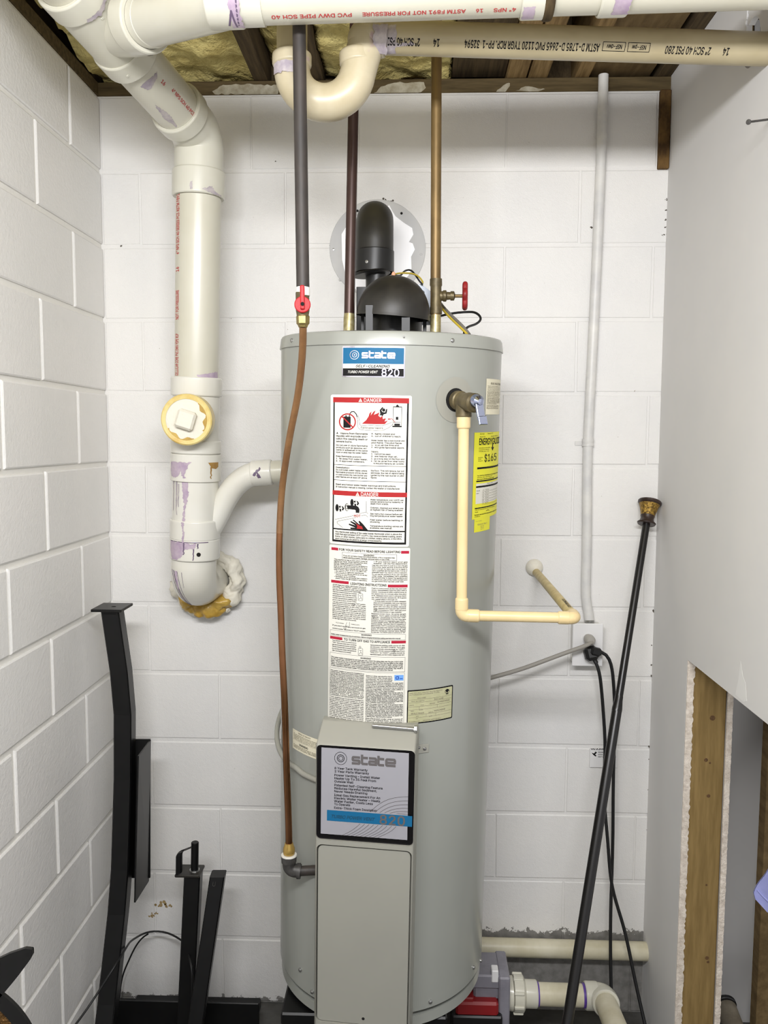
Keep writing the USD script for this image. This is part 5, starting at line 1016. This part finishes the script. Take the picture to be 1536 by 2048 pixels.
rb_ = random.Random(5); bpz = sg.Polygon([(P(x+rb_.uniform(-2, 2), y+rb_.uniform(-2, 2), 0)[0]-vc[0], P(x, y+rb_.uniform(-2, 2), 0)[2]-vc[2]) for x, y in bare]).buffer(.001).intersection(disc.buffer(-.002))
obj('bare_patch', ext(bpz, .0003, axes((vc[0], -.0021, vc[2]), V([1.0, 0, 0]), V([0, 0, -1.0])) @ np.diag([1, -1, 1, 1.0]) if False else axes((vc[0], -.0020, vc[2]), V([1.0, 0, 0]), V([0, 0, 1.0]))), 'vent_bare', vw)
for x, y, m_ in ((715, 422, 'hole_dark'), (803, 427, 'hole_dark'), (667, 499, 'zinc'), (842, 509, 'vent_plate'), (680, 560, 'vent_plate')):
    obj('screw', lathe(V([P(x, y, 0)[0], -.0018, P(x, y, 0)[2]]), (0, -1, 0), [(0, 0), (0, .0036), (.0012, .003), (.0016, 0)], 14), m_, vw)

# relief valve and its discharge pipe
rvx = tw(tpt(thv, zv, TR)); rd_ = TROT @ ev; YD = -0.655
rvl = thing('relief_valve', 'bronze relief valve with a chrome test lever on the heater side', 'valve', rvx)
dz = P(927, 870, YD); top = V([dz[0], YD, P(927, 800, YD)[2]])
r0 = rvx - rd_*.004; r1 = rvx + rd_*.075; oc = V([dz[0], YD, rvx[2]-.004])
rd2 = nrm(oc-rvx); 
obj('valve_body', cat(lathe(rvx-rd2*.004, rd2, [(0, 0), (0, .0165), (.012, .0165), (.012, .020), (.026, .020), (.028, .0175), (.055, .0180), (.06, .0195), (.082, .0195), (.086, .016), (.086, 0)], 28), rod(oc+V([0, 0, -.002]), V([dz[0], YD, P(927, 834, YD)[2]]), .0165, 28)), 'bronze', rvl, smooth=35)
lt = rvx + rd2*.094; lv = nrm(V([.16, -.22, -1]))
sx_ = nrm(np.cross(rd2, lv))
obj('test_lever', cat(obox(lt+lv*.012, sx_, nrm(np.cross(lv, sx_)), lv, .017, .006, .044, .002), obox(lt+lv*.034+rd2*.004, sx_, nrm(np.cross(lv, sx_)), lv, .019, .005, .018, .002), lathe(lt-rd2*.012+V([0, 0, .004]), rd2, [(0, 0), (0, .014), (.012, .012), (.018, .006), (.019, 0)], 20)), 'chrome', rvl, smooth=30)
dp = thing('discharge_pipe', 'cream plastic relief discharge pipe bent from the valve to the wall', 'pipe', P(926, 1240, YD))
rc = .0111; c_tl, c_bl, c_br = V([dz[0], YD, P(927, 848, YD)[2]]), P(923, 1231, YD), P(1150, 1236, YD); wp = P(1071, 1143, 0); c_br[1] = YD
wall_end = V([wp[0], -0.0015, wp[2]])
obj('vertical_pipe', rod(c_bl, c_tl, rc, 24), 'cpvc', dp, smooth=40); obj('level_pipe', rod(c_bl, c_br, rc, 24), 'cpvc', dp, smooth=40); obj('wall_pipe', rod(c_br, wall_end, rc, 24), 'cpvc_dirty', dp, smooth=40)
obj('adapter', hub(V([dz[0], YD, P(927, 858, YD)[2]]), V([dz[0], YD, P(927, 826, YD)[2]]), .0142, .008), 'cpvc', dp, smooth=40)
def elb(a, c, b, l=.030):
    u, w = nrm(a-c), nrm(b-c); return cat(tube(fillet([c+u*l*.9, c, c+w*l*.9], .012, 8), .0132, 24), hub(c+u*.010, c+u*l, .0137, rc), hub(c+w*.010, c+w*l, .0137, rc))
obj('elbow', elb(c_tl, c_bl, c_br, .038), 'cpvc', dp, smooth=45); obj('elbow', elb(c_bl, c_br, wall_end, .036), 'cpvc', dp, smooth=45)
AD = nrm(wall_end-c_br); NA = nrm((EYE-c_br)-AD*((EYE-c_br) @ AD)); LA = np.linalg.norm(wall_end-c_br)
axial_text(dp, 'ink_black', 'FLOWGUARD', c_br, AD, NA, rc, .4, .16, .06, .006, flip=True)
obj('wall_collar', lathe(wall_end+V([-.004, -.002, .012]), (0, -1, 0), [(0, 0), (0, .0245), (.007, .0230), (.014, .017), (.019, .009), (.020, 0)], 28), 'foam_white', dp, smooth=60, label='white caulk mound where the pipe enters the wall')

# ================================================================== ON THE BACK WALL, RIGHT
cd0 = thing('conduit', 'painted metal conduit running down the back wall to the outlet', 'conduit', P(1172, 1240, -.012))
cp_ = [(1207, 150), (1204, 260), (1198, 420), (1190, 600), (1183, 740), (1177, 860), (1175.5, 900), (1174, 1010), (1172, 1150), (1173, 1205), (1177, 1228), (1179, 1242)]
rcd = mm(9.5, 0); obj('tube', tube(smoothpath([P(x, y, -rcd-.001) for x, y in cp_], 60), rcd, 20), 'conduit_paint', cd0, smooth=60)
a = P(1176, 884, -rcd); obj('coupling_ring', lathe(a+V([0, 0, -.011]), (-.012, 0, 1), [(0, rcd), (0, rcd+.0025), (.006, rcd+.0025), (.007, rcd+.0012), (.012, rcd+.0025), (.020, rcd+.0025), (.020, rcd)], 24), 'conduit_paint', cd0, smooth=35)
obj('strap_tab', cbox(a[0]-.034, a[0]-.008, -.003, -.0008, a[2]-.010, a[2]+.002, .0006), 'conduit_paint', cd0)
ow = thing('outlet_box', 'white surface electrical outlet box at the foot of the conduit', 'outlet', P(1178, 1335, 0))
tl, br = P(1146, 1247, -.046), P(1205, 1333, -.046); 
obj('box', cbox(tl[0]+.004, br[0]-.004, -.040, -.001, br[2]+.004, tl[2]-.004, .003), 'conduit_paint', ow)
obj('cover_plate', cbox(tl[0], br[0], -.046, -.040, br[2], tl[2], .002), 'outlet_white', ow)
for py in (1278, 1309):
    q = P(1176, py, -.046); obj('receptacle', lathe((q[0], -.046, q[2]), (0, -1, 0), [(0, 0), (0, .0165), (.0016, .0160), (.0016, 0)], 28), 'outlet_white', ow, smooth=30)
q = P(1172, 1250, -.046); obj('conduit_connector', lathe(P(1179, 1249, -.016), (-.05, 0, 1), [(0, 0), (0, .014), (.012, .014), (.016, .011), (.016, 0)], 16), 'zinc', ow, smooth=30)
gp1 = thing('grey_power_cord', 'grey power cord from the outlet to behind the heater with a round plug', 'cord', P(1180, 1290, -.06))
q = P(1176, 1277, -.05)
obj('plug', lathe((q[0], -.048, q[2]), (.12, -1, -.05), [(0, 0), (0, .0125), (.012, .0150), (.024, .0140), (.03, .010), (.031, 0)], 24), 'plug_grey', gp1, smooth=40)
obj('cord', tube(smoothpath([P(1184, 1284, -.074), P(1176, 1289, -.082), P(1150, 1299, -.085), P(1090, 1321, -.090), P(1030, 1342, -.10), P(984, 1355, -.11), P(950, 1366, -.085), P(925, 1376, -.06)], 50), mm(4.3, -.09), 12), 'cord_grey', gp1, smooth=60)
bk = thing('black_power_cord', 'black power cord with a heavy plug hanging from the lower socket', 'cord', P(1185, 1320, -.06))
q = P(1181, 1305, -.06); dn = nrm(V([.20, -.35, -1]))
obj('plug', cat(obox(P(1182, 1307, -.066), nrm(np.cross(dn, [0, -1, .3])), nrm(np.cross(nrm(np.cross(dn, [0, -1, .3])), dn)), dn, .036, .034, .040, .008), rod(P(1187, 1316, -.068), P(1193, 1327, -.072), .0062, 12)), 'black_rubber', bk, smooth=30)
obj('cord', tube(smoothpath([P(1191, 1324, -.072), P(1197, 1340, -.075), P(1202, 1370, -.072), P(1207, 1430, -.066), P(1210, 1500, -.062), P(1208, 1560, -.06), P(1210, 1620, -.065), P(1216, 1690, -.075), P(1226, 1780, -.085), P(1246, 1850, -.10), P(1268, 1950, -.13), P(1288, 2040, -.17), P(1296, 2075, -.19)], 70), mm(3.4, -.08), 12), 'black_rubber', bk, smooth=60)
b2_ = thing('black_power_cord', 'second black power cord looping out of the right side of the plug', 'cord', P(1196, 1302, -.07))
obj('plug', cat(obox(P(1192, 1303, -.078), nrm([1, 0, -.25]), V([0, 1.0, 0]), nrm([.25, 0, 1]), .030, .024, .022, .006), rod(P(1197, 1302, -.078), P(1204, 1305, -.078), .005, 12)), 'black_rubber', b2_, smooth=30)
obj('cord', tube(smoothpath([P(1202, 1304, -.078), P(1213, 1311, -.078), P(1221, 1326, -.075), P(1226, 1355, -.070), P(1229, 1400, -.06), P(1229, 1470, -.05), P(1227, 1545, -.045), P(1226, 1640, -.045), P(1224, 1740, -.05), P(1222, 1800, -.07), P(1221, 1900, -.09), P(1223, 2000, -.12), P(1226, 2075, -.15)], 70), mm(3.4, -.06), 12), 'black_rubber', b2_, smooth=60)
sk = thing('wall_sticker', 'small white instruction sticker on the back wall behind the black cords', 'sticker', P(1203, 1535, 0))
a, b = P(1179, 1496, 0), P(1233, 1538, 0); zt_s = a[2]; zb_s = P(1182, 1533, 0)[2]
obj('card', cbox(a[0], b[0], -.0075, -.0012, zb_s, zt_s, .0008), 'outlet_white', sk)
mk = lambda x, y: (P(x, y, -.0075)[0], P(x, y, -.0075)[2])
def wall_text(t, x, y, w, h): m = textbox(t, 0, 0, mm(w, 0), mm(h, 0), True); m.apply_transform(axes((mk(x, y)[0], -.0079, mk(x, y)[1]), V([1.0, 0, 0]), V([0, 0, 1.0]))); return m
obj('black_lettering', cat(*[wall_text(t, x, y, w, h) for t, x, y, w, h in (('WARNING', 1181, 1499.5, 50, 3), ('RISK OF SHOCK', 1196, 1505.5, 36, 2.4), ('DISCONNECT', 1196, 1510, 30, 2.2), ('BEFORE SERVICE', 1196, 1514.5, 36, 2.2))]), 'ink_black', sk)
m = flat(sg.Polygon([mk(1183, 1505), mk(1188, 1507), mk(1191, 1503), mk(1194, 1505), mk(1190, 1509), mk(1193, 1511), mk(1191, 1513), mk(1187, 1510)])); m.vertices = np.c_[m.vertices[:, 0], np.full(len(m.vertices), -.0079), m.vertices[:, 1]]; obj('figure_mark', m, 'ink_black', sk)

# leaning curtain rod with a finial
rt = P(1293, 1046, -.055); foot = PZ(1080, 2392, 0.0); rdv = nrm(rt-foot)
cr = thing('curtain_rod', 'dark two-part curtain rod with a gold patterned finial leaning in the right corner', 'curtain rod', foot)
jn = rt - rdv*(np.linalg.norm(rt-P(1236, 1420, -.19))*1.0); Lr = np.linalg.norm(rt-foot)
jl = 0
best = min(np.linspace(0, Lr, 400), key=lambda s: abs((lambda p: 1024-FPX*((p-EYE) @ UP)/((p-EYE) @ FW))(rt-rdv*s)-1420)); jn = rt-rdv*best
obj('upper_tube', rod(jn-rdv*.03, rt+rdv*.01, .0100, 24), 'black_pole', cr, smooth=40)
obj('lower_tube', rod(foot+rdv*.010, jn, .0128, 24), 'black_pole', cr, smooth=40)
obj('joint_collar', lathe(jn-rdv*.002, rdv, [(0, 0), (0, .0131), (.008, .0131), (.028, .0108), (.040, .0103), (.040, 0)], 24), 'black_pole', cr, smooth=40)
obj('finial_base', lathe(rt-rdv*.004, rdv, [(0, 0), (0, .0235), (.004, .0255), (.010, .0190), (.018, .0175), (.024, .0195), (.027, .0185), (.027, 0)], 32), 'finial_brown', cr, smooth=40)
obj('finial_cup', lathe(rt+rdv*.022, rdv, [(0, 0), (0, .0190), (.006, .0200), (.020, .0240), (.032, .0280), (.034, .0280), (.034, 0)], 40), 'finial_gold', cr, smooth=40, label='gold embossed cup of the finial')
obj('finial_rim', lathe(rt+rdv*.054, rdv, [(0, 0), (0, .0285), (.004, .0318), (.009, .0318), (.011, .030), (.011, 0)], 40), 'finial_brown', cr, smooth=30)
# nail in the right wall
na, nb_ = PX(1536, 240, XR), None
nl = thing('nail', 'long nail sticking out of the right drywall', 'nail', PX(1538, 239, XR))
w_ = PX(1541, 238.5, XR); hd = EYE + (ray(1497, 244))*((w_ - EYE) @ FW)*0.985; hd = V([XR-0.062, w_[1]+.004, 0]); hd = EYE + ray(1497, 244)*((hd[0]-EYE[0])/ray(1497, 244)[0])
obj('shank', rod(V([XR-.0005, w_[1], w_[2]]), hd, .0021, 10), 'iron_elbow', nl); dn_ = nrm(hd-w_); obj('head', lathe(hd-dn_*.001, dn_, [(0, 0), (0, .0050), (.0016, .0050), (.002, 0)], 14), 'iron_elbow', nl)

# floor-level pipes on the right
fp = thing('floor_pipe', 'cream plastic pipe running level along the foot of the back wall', 'pipe', P(1140, 1900, -.03))
a, b = P(880, 1891, -.035), P(1308, 1903, -.035); b = a+(b-a)*((XR+.004-a[0])/(b[0]-a[0])); obj('tube', rod(a, b, mm(18.6, -.035), 32), 'pvc_old', fp, smooth=40)
YU = -.20; u = lambda px, py, y=YU: P(px, py, y); ru_ = mm(22.5, YU)
dpn = thing('pump_outlet_pipe', 'white plastic union, pipe and elbow coming out of the small pump', 'pipe', V([u(1100, 1990)[0], YU, 0]))
c0 = u(1018, 1986); c1 = u(1170, 1991); ud = nrm(c1-c0)
ru2 = ru_
pu = lambda px: c0 + ud*((u(px, 1988)[0]-c0[0])/ud[0])
nut = lathe(pu(1024), ud, [(0, 0), (0, ru2*1.25), (.004, ru2*1.62), (mm(22, YU), ru2*1.62), (mm(25, YU), ru2*1.45), (mm(27, YU), ru2*1.2), (mm(27, YU), 0)], 36)
ribs = []
for k in range(8):
    x, y, _ = frame(ud); a_ = k*math.pi/4+.2; d_ = math.cos(a_)*x+math.sin(a_)*y; t_ = np.cross(ud, d_); ribs.append(obox(pu(1035)+d_*ru2*1.62, ud, t_, d_, mm(21, YU), .010, .008, .002))
obj('union_nut', cat(nut, *ribs), 'pvc_fitting', dpn, smooth=30)
obj('union_collar', lathe(pu(1016), ud, [(0, 0), (0, ru2*1.45), (mm(9, YU), ru2*1.5), (mm(9, YU), 0)], 36), 'pvc_fitting', dpn, smooth=30)
obj('union_tail', hub(pu(1048), pu(1074), ru2*1.22, ru2), 'pvc_fitting', dpn, smooth=40)
obj('pipe', rod(pu(1060), pu(1180), ru2, 36), 'pvc_old', dpn, smooth=40)
for px in (1074.5, 1167): obj('primer_ring', hub(pu(px-2.5), pu(px+2.5), ru2*1.02+.001, ru2*.99, lip=.0005), 'primer_violet', dpn, smooth=30)
e0 = pu(1206); e1 = u(1222, 2032, YU-.13)
obj('elbow', cat(tube(fillet([pu(1178), e0, e0+nrm(e1-e0)*.055], .035, 10), ru2*1.16, 36), hub(pu(1169), pu(1196), ru2*1.24, ru2), hub(e0+nrm(e1-e0)*.03, e0+nrm(e1-e0)*.060, ru2*1.24, ru2)), 'pvc_fitting', dpn, smooth=45)
obj('drop_pipe', rod(e0+nrm(e1-e0)*.045, e0+nrm(e1-e0)*.42, ru2, 36), 'pvc_old', dpn, smooth=40)
pm = thing('utility_pump', 'small grey and red utility pump low behind the right side of the heater', 'pump', V([u(968, 2000)[0], YU, 0]))
zf_ = u(1000, 1955, YU-.05); 
a, b = u(998, 1955, YU-.06), u(1019, 2048, YU-.06)
obj('flange_plate', cbox(a[0], b[0], YU-.062, YU+.06, .012, a[2], .004), 'pump_grey', pm)
a, b = u(948, 1960, YU-.06), u(998, 2006, YU-.06)
obj('motor_bracket', cat(cbox(a[0], b[0]+.004, YU-.05, YU+.05, b[2], u(960, 1966, YU-.05)[2], .006), cbox(u(955, 0, YU-.05)[0], b[0]+.002, YU-.056, YU+.05, u(960, 1975, YU-.05)[2], u(960, 1948, YU-.05)[2], .004)), 'pump_grey', pm)
a, b = u(983, 1938, YU-.05), u(996, 1962, YU-.05); obj('lug', cbox(a[0], b[0], YU-.058, YU-.03, b[2], a[2], .002), 'outlet_white', pm)
a, b = u(912, 2005, YU-.075), u(997, 2035, YU-.075)
obj('red_housing', cat(cbox(a[0], b[0], YU-.075, YU+.04, b[2], a[2], .006), cbox(u(951, 0, YU-.075)[0], u(976, 0, YU-.075)[0], YU-.070, YU+.03, a[2]-.004, u(951, 1999, YU-.075)[2], .003)), 'pump_red', pm, label='dark red lower housing')
obj('foot', cbox(a[0]-.01, b[0]+.01, YU-.08, YU+.05, .001, b[2]+.004, .004), 'black_plastic', pm)
# pipe stub and cloth seen through the opening
ps = thing('closet_pipe', 'grey old pipe stub low in the gap behind the stud wall', 'pipe', P(1462, 2040, -.10))
obj('stub', rod(P(1452, 2015, -.14), P(1492, 2120, -.30), .028, 24), 'pipe_grimy', ps, smooth=40)
obj('ring', lathe(P(1449, 2007, -.132), nrm(P(1492, 2120, -.30)-P(1452, 2015, -.14)), [(0, 0), (0, .031), (.008, .031), (.010, .029), (.010, 0)], 24), 'black_plastic', ps, smooth=30)
YC = -.62
ck = thing('cloth', 'lavender blue cloth corner with a stitched hem hanging in the opening at the right edge', 'cloth', P(1530, 1830, YC))
poly = [(1600, 1640), (1550, 1690), (1536, 1726), (1523, 1760), (1510.5, 1790), (1514, 1803), (1536, 1827), (1562, 1842), (1600, 1850)]
pg = sg.Polygon([(P(x, y, YC)[0], P(x, y, YC)[2]) for x, y in poly]); m = flat(pg, .008)
def cloth3(m, off):
    v = m.vertices; y = YC + .010*np.sin(v[:, 0]*70+v[:, 1]*25) + off
    return np.c_[v[:, 0], y, v[:, 1]]
fr_c, bk_c = cloth3(m, -.002), cloth3(m, .002); nV = len(fr_c)
e_, cnt = np.unique(np.sort(np.vstack([m.faces[:, [0, 1]], m.faces[:, [1, 2]], m.faces[:, [2, 0]]]), 1), axis=0, return_counts=True); bd_ = e_[cnt == 1]
obj('drape', (np.vstack([fr_c, bk_c]), np.vstack([m.faces, m.faces[:, ::-1]+nV, np.c_[bd_[:, 0], bd_[:, 1], bd_[:, 1]+nV], np.c_[bd_[:, 0], bd_[:, 1]+nV, bd_[:, 0]+nV]])), 'cloth_lavender', ck, smooth=True)
hp = [(1518, 1784), (1527, 1794), (1548, 1811), (1580, 1828)]; hv_ = V([cloth3(type('o', (), {'vertices': V([[P(x, y, YC)[0], P(x, y, YC)[2], 0]])}), -.0025)[0] for x, y in hp])
obj('hem', tube(smoothpath(hv_, 24), .0022, 8), 'cloth_lavender', ck, smooth=True)

# ================================================================== LEFT CORNER: black steel pieces
def tube_path(pts, w, d, side): return cat(*[bar(pts[i], pts[i+1], w, d, side, .003) for i in range(len(pts)-1)])
sp1 = lambda px, py, y: P(px, py, y)
def boxsweep(pts, w, d, xdir, ydir):
    """a square tube bent through pts, kept square to xdir / ydir"""
    x, y = nrm(xdir), nrm(ydir); cs = [(-w/2+.003, -d/2), (w/2-.003, -d/2), (w/2, -d/2+.003), (w/2, d/2-.003), (w/2-.003, d/2), (-w/2+.003, d/2), (-w/2, d/2-.003), (-w/2, -d/2+.003)]
    v = np.vstack([[p + x*a + y*b for a, b in cs] for p in pts]); n, k = 8, len(pts)
    i0 = (np.arange(k-1)[:, None]*n + np.arange(n)).ravel(); i1 = (np.arange(k-1)[:, None]*n + (np.arange(n)+1) % n).ravel()
    f = [np.c_[i0, i1, i1+n], np.c_[i0, i1+n, i0+n]]; 
    for i in range(1, n-1): f += [[[0, i+1, i]], [[(k-1)*n, (k-1)*n+i, (k-1)*n+i+1]]]
    return trimesh.Trimesh(v, np.vstack(f), process=False)
SW = .047
fp1 = [(218, 1222, -.26), (236, 1345, -.255), (243.5, 1430, -.25), (243.5, 1560, -.255), (238, 1740, -.275), (231, 1830, -.29), (211, 2010, -.34), (206, 2052, -.355)]
p1 = [P(x, y, yy) for x, y, yy in fp1]; ff = p1[-1] + (p1[-1]-p1[-2])/(p1[-1]-p1[-2])[2]*(0.0-p1[-1][2]); 
q1 = thing('steel_post', 'bent black steel post with a square end plate leaning in the left corner', 'post', ff)
obj('tube', boxsweep([p+V([0, SW/2, 0]) for p in p1[:-1]]+[ff+V([0, SW/2, .001])], SW, SW, (1, .05, 0), (-.05, 1, 0)), 'black_steel', q1)
tpp = p1[0]+V([0, SW/2, .004])
obj('end_plate', cbox(tpp[0]-.040, tpp[0]+.040, tpp[1]-.045, tpp[1]+.045, tpp[2]-.003, tpp[2]+.004, .001), 'black_steel', q1)
obj('plate_hole', lathe(tpp+V([.006, -.005, .0038]), (0, 0, 1), [(0, 0), (0, .006), (.0006, .006), (.0006, 0)], 14), 'hole_dark', q1)
xa_, yn, yf = P(279, 1650, -.36)[0], -.36, -.20
za, zb2 = P(279, 1512, yn)[2], P(273, 1806, yn)[2]
xq = P(300, 1600, -.17)[0]
pl_n, pl_f = P(278, 1512, -.335), P(302, 1480, -.20)
nb1, fb1 = P(271, 1805, -.335), P(298, 1762, -.20)
t_ = V([-.004, 0, 0]); obj('side_plate', hull([pl_n, pl_f, nb1, fb1, pl_n+t_, pl_f+t_, nb1+t_, fb1+t_]), 'black_steel', q1)
wn = [P(262, 1479, -.21), P(300, 1479, -.205), P(300, 1756, -.205), P(258, 1756, -.21)]
obj('web_plate', hull([w for w in wn]+[w+V([0, .006, 0]) for w in wn]), 'black_steel', q1)
for py in (1676, 1700): obj('bolt', lathe(P(257, py, -.232), (.3, -1, 0), [(0, 0), (0, .004), (.003, .004), (.003, 0)], 6), 'black_steel', q1)
p2 = [P(383, 1752, -.20), P(376, 1900, -.215)]; d2 = nrm(p2[1]-p2[0]); f2 = p2[0]+d2*(p2[0][2]/-d2[2])
q2 = thing('steel_post', 'short black steel post with a threaded pin and loop on top', 'post', f2)
SW2 = mm(34, -.20)
obj('tube', boxsweep([p2[0]+V([0, SW2/2, 0]), f2+V([0, SW2/2, .001])], SW2, SW2, (1, .05, 0), (-.05, 1, 0)), 'black_steel', q2)
tq = p2[0]+V([0, SW2/2, 0])
obj('top_plate', cbox(tq[0]-.045, tq[0]+.024, tq[1]-.030, tq[1]+.030, tq[2]-.002, tq[2]+.006, .002), 'black_dusty', q2)
pa_, pb_ = P(389, 1728, -.18), P(390, 1684, -.18); obj('pin', rod(V([pa_[0], -.18, tq[2]+.004]), pb_, mm(8, -.18), 18), 'black_steel', q2, smooth=40); obj('pin_washer', lathe(V([pa_[0], -.18, tq[2]+.006]), (0, 0, 1), [(0, 0), (0, .015), (.003, .014), (.003, 0)], 18), 'zinc', q2)
lp = [P(358, 1746, -.205), P(358.5, 1704, -.205), P(381, 1695, -.185)]
obj('loop', boxsweep(fillet(lp, .012, 5), .018, .014, (1, 0, .4), (0, 1, 0)), 'black_steel', q2)
p3 = [P(433, 1755, -.22), P(391, 2040, -.30)]; d3 = nrm(p3[1]-p3[0]); f3 = p3[0]+d3*(p3[0][2]/-d3[2]); SW3 = mm(31, -.22)
q3 = thing('steel_post', 'black square steel tube leaning to the left beside the pinned post', 'post', f3)
x3 = nrm(np.cross([0, 1, 0], -d3)); 
obj('tube', boxsweep([p3[0]+V([0, SW3/2, 0]), f3+V([0, SW3/2, .002])], SW3, SW3, (1, .05, .0), (-.05, 1, 0)), 'black_steel', q3)
m = textbox('U', 0, 0, .009, .012); m.apply_transform(axes(P(424, 1772, -.226)+V([0, 0, 0]), V([1.0, 0, 0]), nrm(p3[0]-f3))); obj('stamped_mark', m.apply_translation((0, -.0015, 0)), 'iron_elbow', q3)
bb = thing('base_plate', 'flat black steel base plate standing against the foot of the back wall', 'plate', (P(360, 2010, -.15)[0], -.15, 0))
a, b = P(205, 1997, -.155), P(518, 1997, -.155)
obj('plate', cbox(-.84, b[0], -.160, -.150, .001, a[2], .002), 'black_steel', bb)
obj('back_rail', cbox(-.82, b[0]-.02, -.149, -.020, .001, .03, .003), 'black_steel', bb)
lc = thing('loose_cable', 'thin black cable arching up between the steel posts', 'cable', P(330, 1865, -.06))
ca = [(120, 2085, -.50), (158, 2040, -.45), (196, 1985, -.40), (228, 1935, -.37), (254, 1893, -.26), (276, 1873, -.12), (305, 1863, -.06), (335, 1866, -.06), (362, 1880, -.08), (374, 1900, -.19), (382, 1930, -.243), (384, 1985, -.250), (384, 2045, -.256)]
obj('cable', tube(smoothpath([P(*c_) for c_ in ca], 70), mm(2.0, -.1), 10), 'black_rubber', lc, smooth=60)
cb2 = thing('loose_cable', 'second thin black cable hanging just below the arching one', 'cable', P(260, 1950, -.05))
obj('cable', tube(smoothpath([P(*c_) for c_ in [(296, 1868, -.05), (272, 1892, -.04), (258, 1920, -.035), (246, 1950, -.03), (240, 1985, -.03), (236, 2040, -.03)]], 40), mm(1.7, -.04), 10), 'black_rubber', cb2, smooth=60)

# black metal sunburst stake near the camera, bottom left
YSN = -1.28; sc_ = P(-103, 2125, YSN)
sn = thing('garden_stake', 'black metal star ornament with a glittery gold centre at the bottom left corner', 'ornament', (sc_[0], YSN, 0))
rO, rI = mm(191, YSN)*1.10, mm(162, YSN)*1.10
MS = axes((sc_[0], YSN, sc_[2]), V([1.0, 0, 0]), V([0, 0, 1.0]))
obj('ring', ext(sg.Point(0, 0).buffer(rO, quad_segs=24).difference(sg.Point(0, 0).buffer(rI, quad_segs=24)), .006, MS), 'black_steel', sn)
gd_ = lathe((sc_[0], YSN+.004, sc_[2]), (0, -1, 0), [(0, 0), (0, rI+.001), (.003, rI*.98), (.010, rI*.7), (.013, rI*.3), (.014, 0)], 64)
obj('centre', gd_, 'glitter_brown', sn, smooth=60, label='glittery brown and gold domed centre')
for k in range(7):
    a0_ = math.radians(53.7 + k*360/7); R_ = lambda u_, v_: (u_*math.cos(a0_)-v_*math.sin(a0_), u_*math.sin(a0_)+v_*math.cos(a0_))
    sx = mm(1, YSN)*1.075; pet = sg.Polygon([R_(u_*sx, v_*sx) for u_, v_ in ((172, -2), (190, -3), (225, -5), (252, -6), (285, -6), (300, -4), (307, 1), (301, 11), (272, 30), (238, 47), (205, 58), (180, 64), (166, 66))]).buffer(.002)
    if sc_[0] + 308*sx*math.cos(a0_) > XL+.03: obj('point', ext(pet, .006, MS), 'black_steel', sn)
obj('stem', rod(V([sc_[0], YSN+.003, .001]), V([sc_[0], YSN+.003, sc_[2]-rI]), .006, 14), 'black_steel', sn, smooth=40)
# long bolt left lying on the burner cover's ledge
ba, bb_ = box_hit(742, 1456, RF-.022), box_hit(828, 1466, RF-.022)
slope = .0265/0.055
pA, pB = tw(bp(ba[0], zf+.0300, RF-.042)), tw(bp(bb_[0], zf+.0290, RF-.040))
bt = thing('bolt', 'long zinc bolt lying on the ledge above the burner cover plate', 'bolt', pA)
bd2 = nrm(pB-pA)
obj('shank', rod(pA, pB, .0046, 16), 'zinc', bt, smooth=40); obj('head', lathe(pB-bd2*.001, bd2, [(0, 0), (0, .0078), (.006, .0078), (.0068, .006), (.0068, 0)], 6), 'zinc', bt)
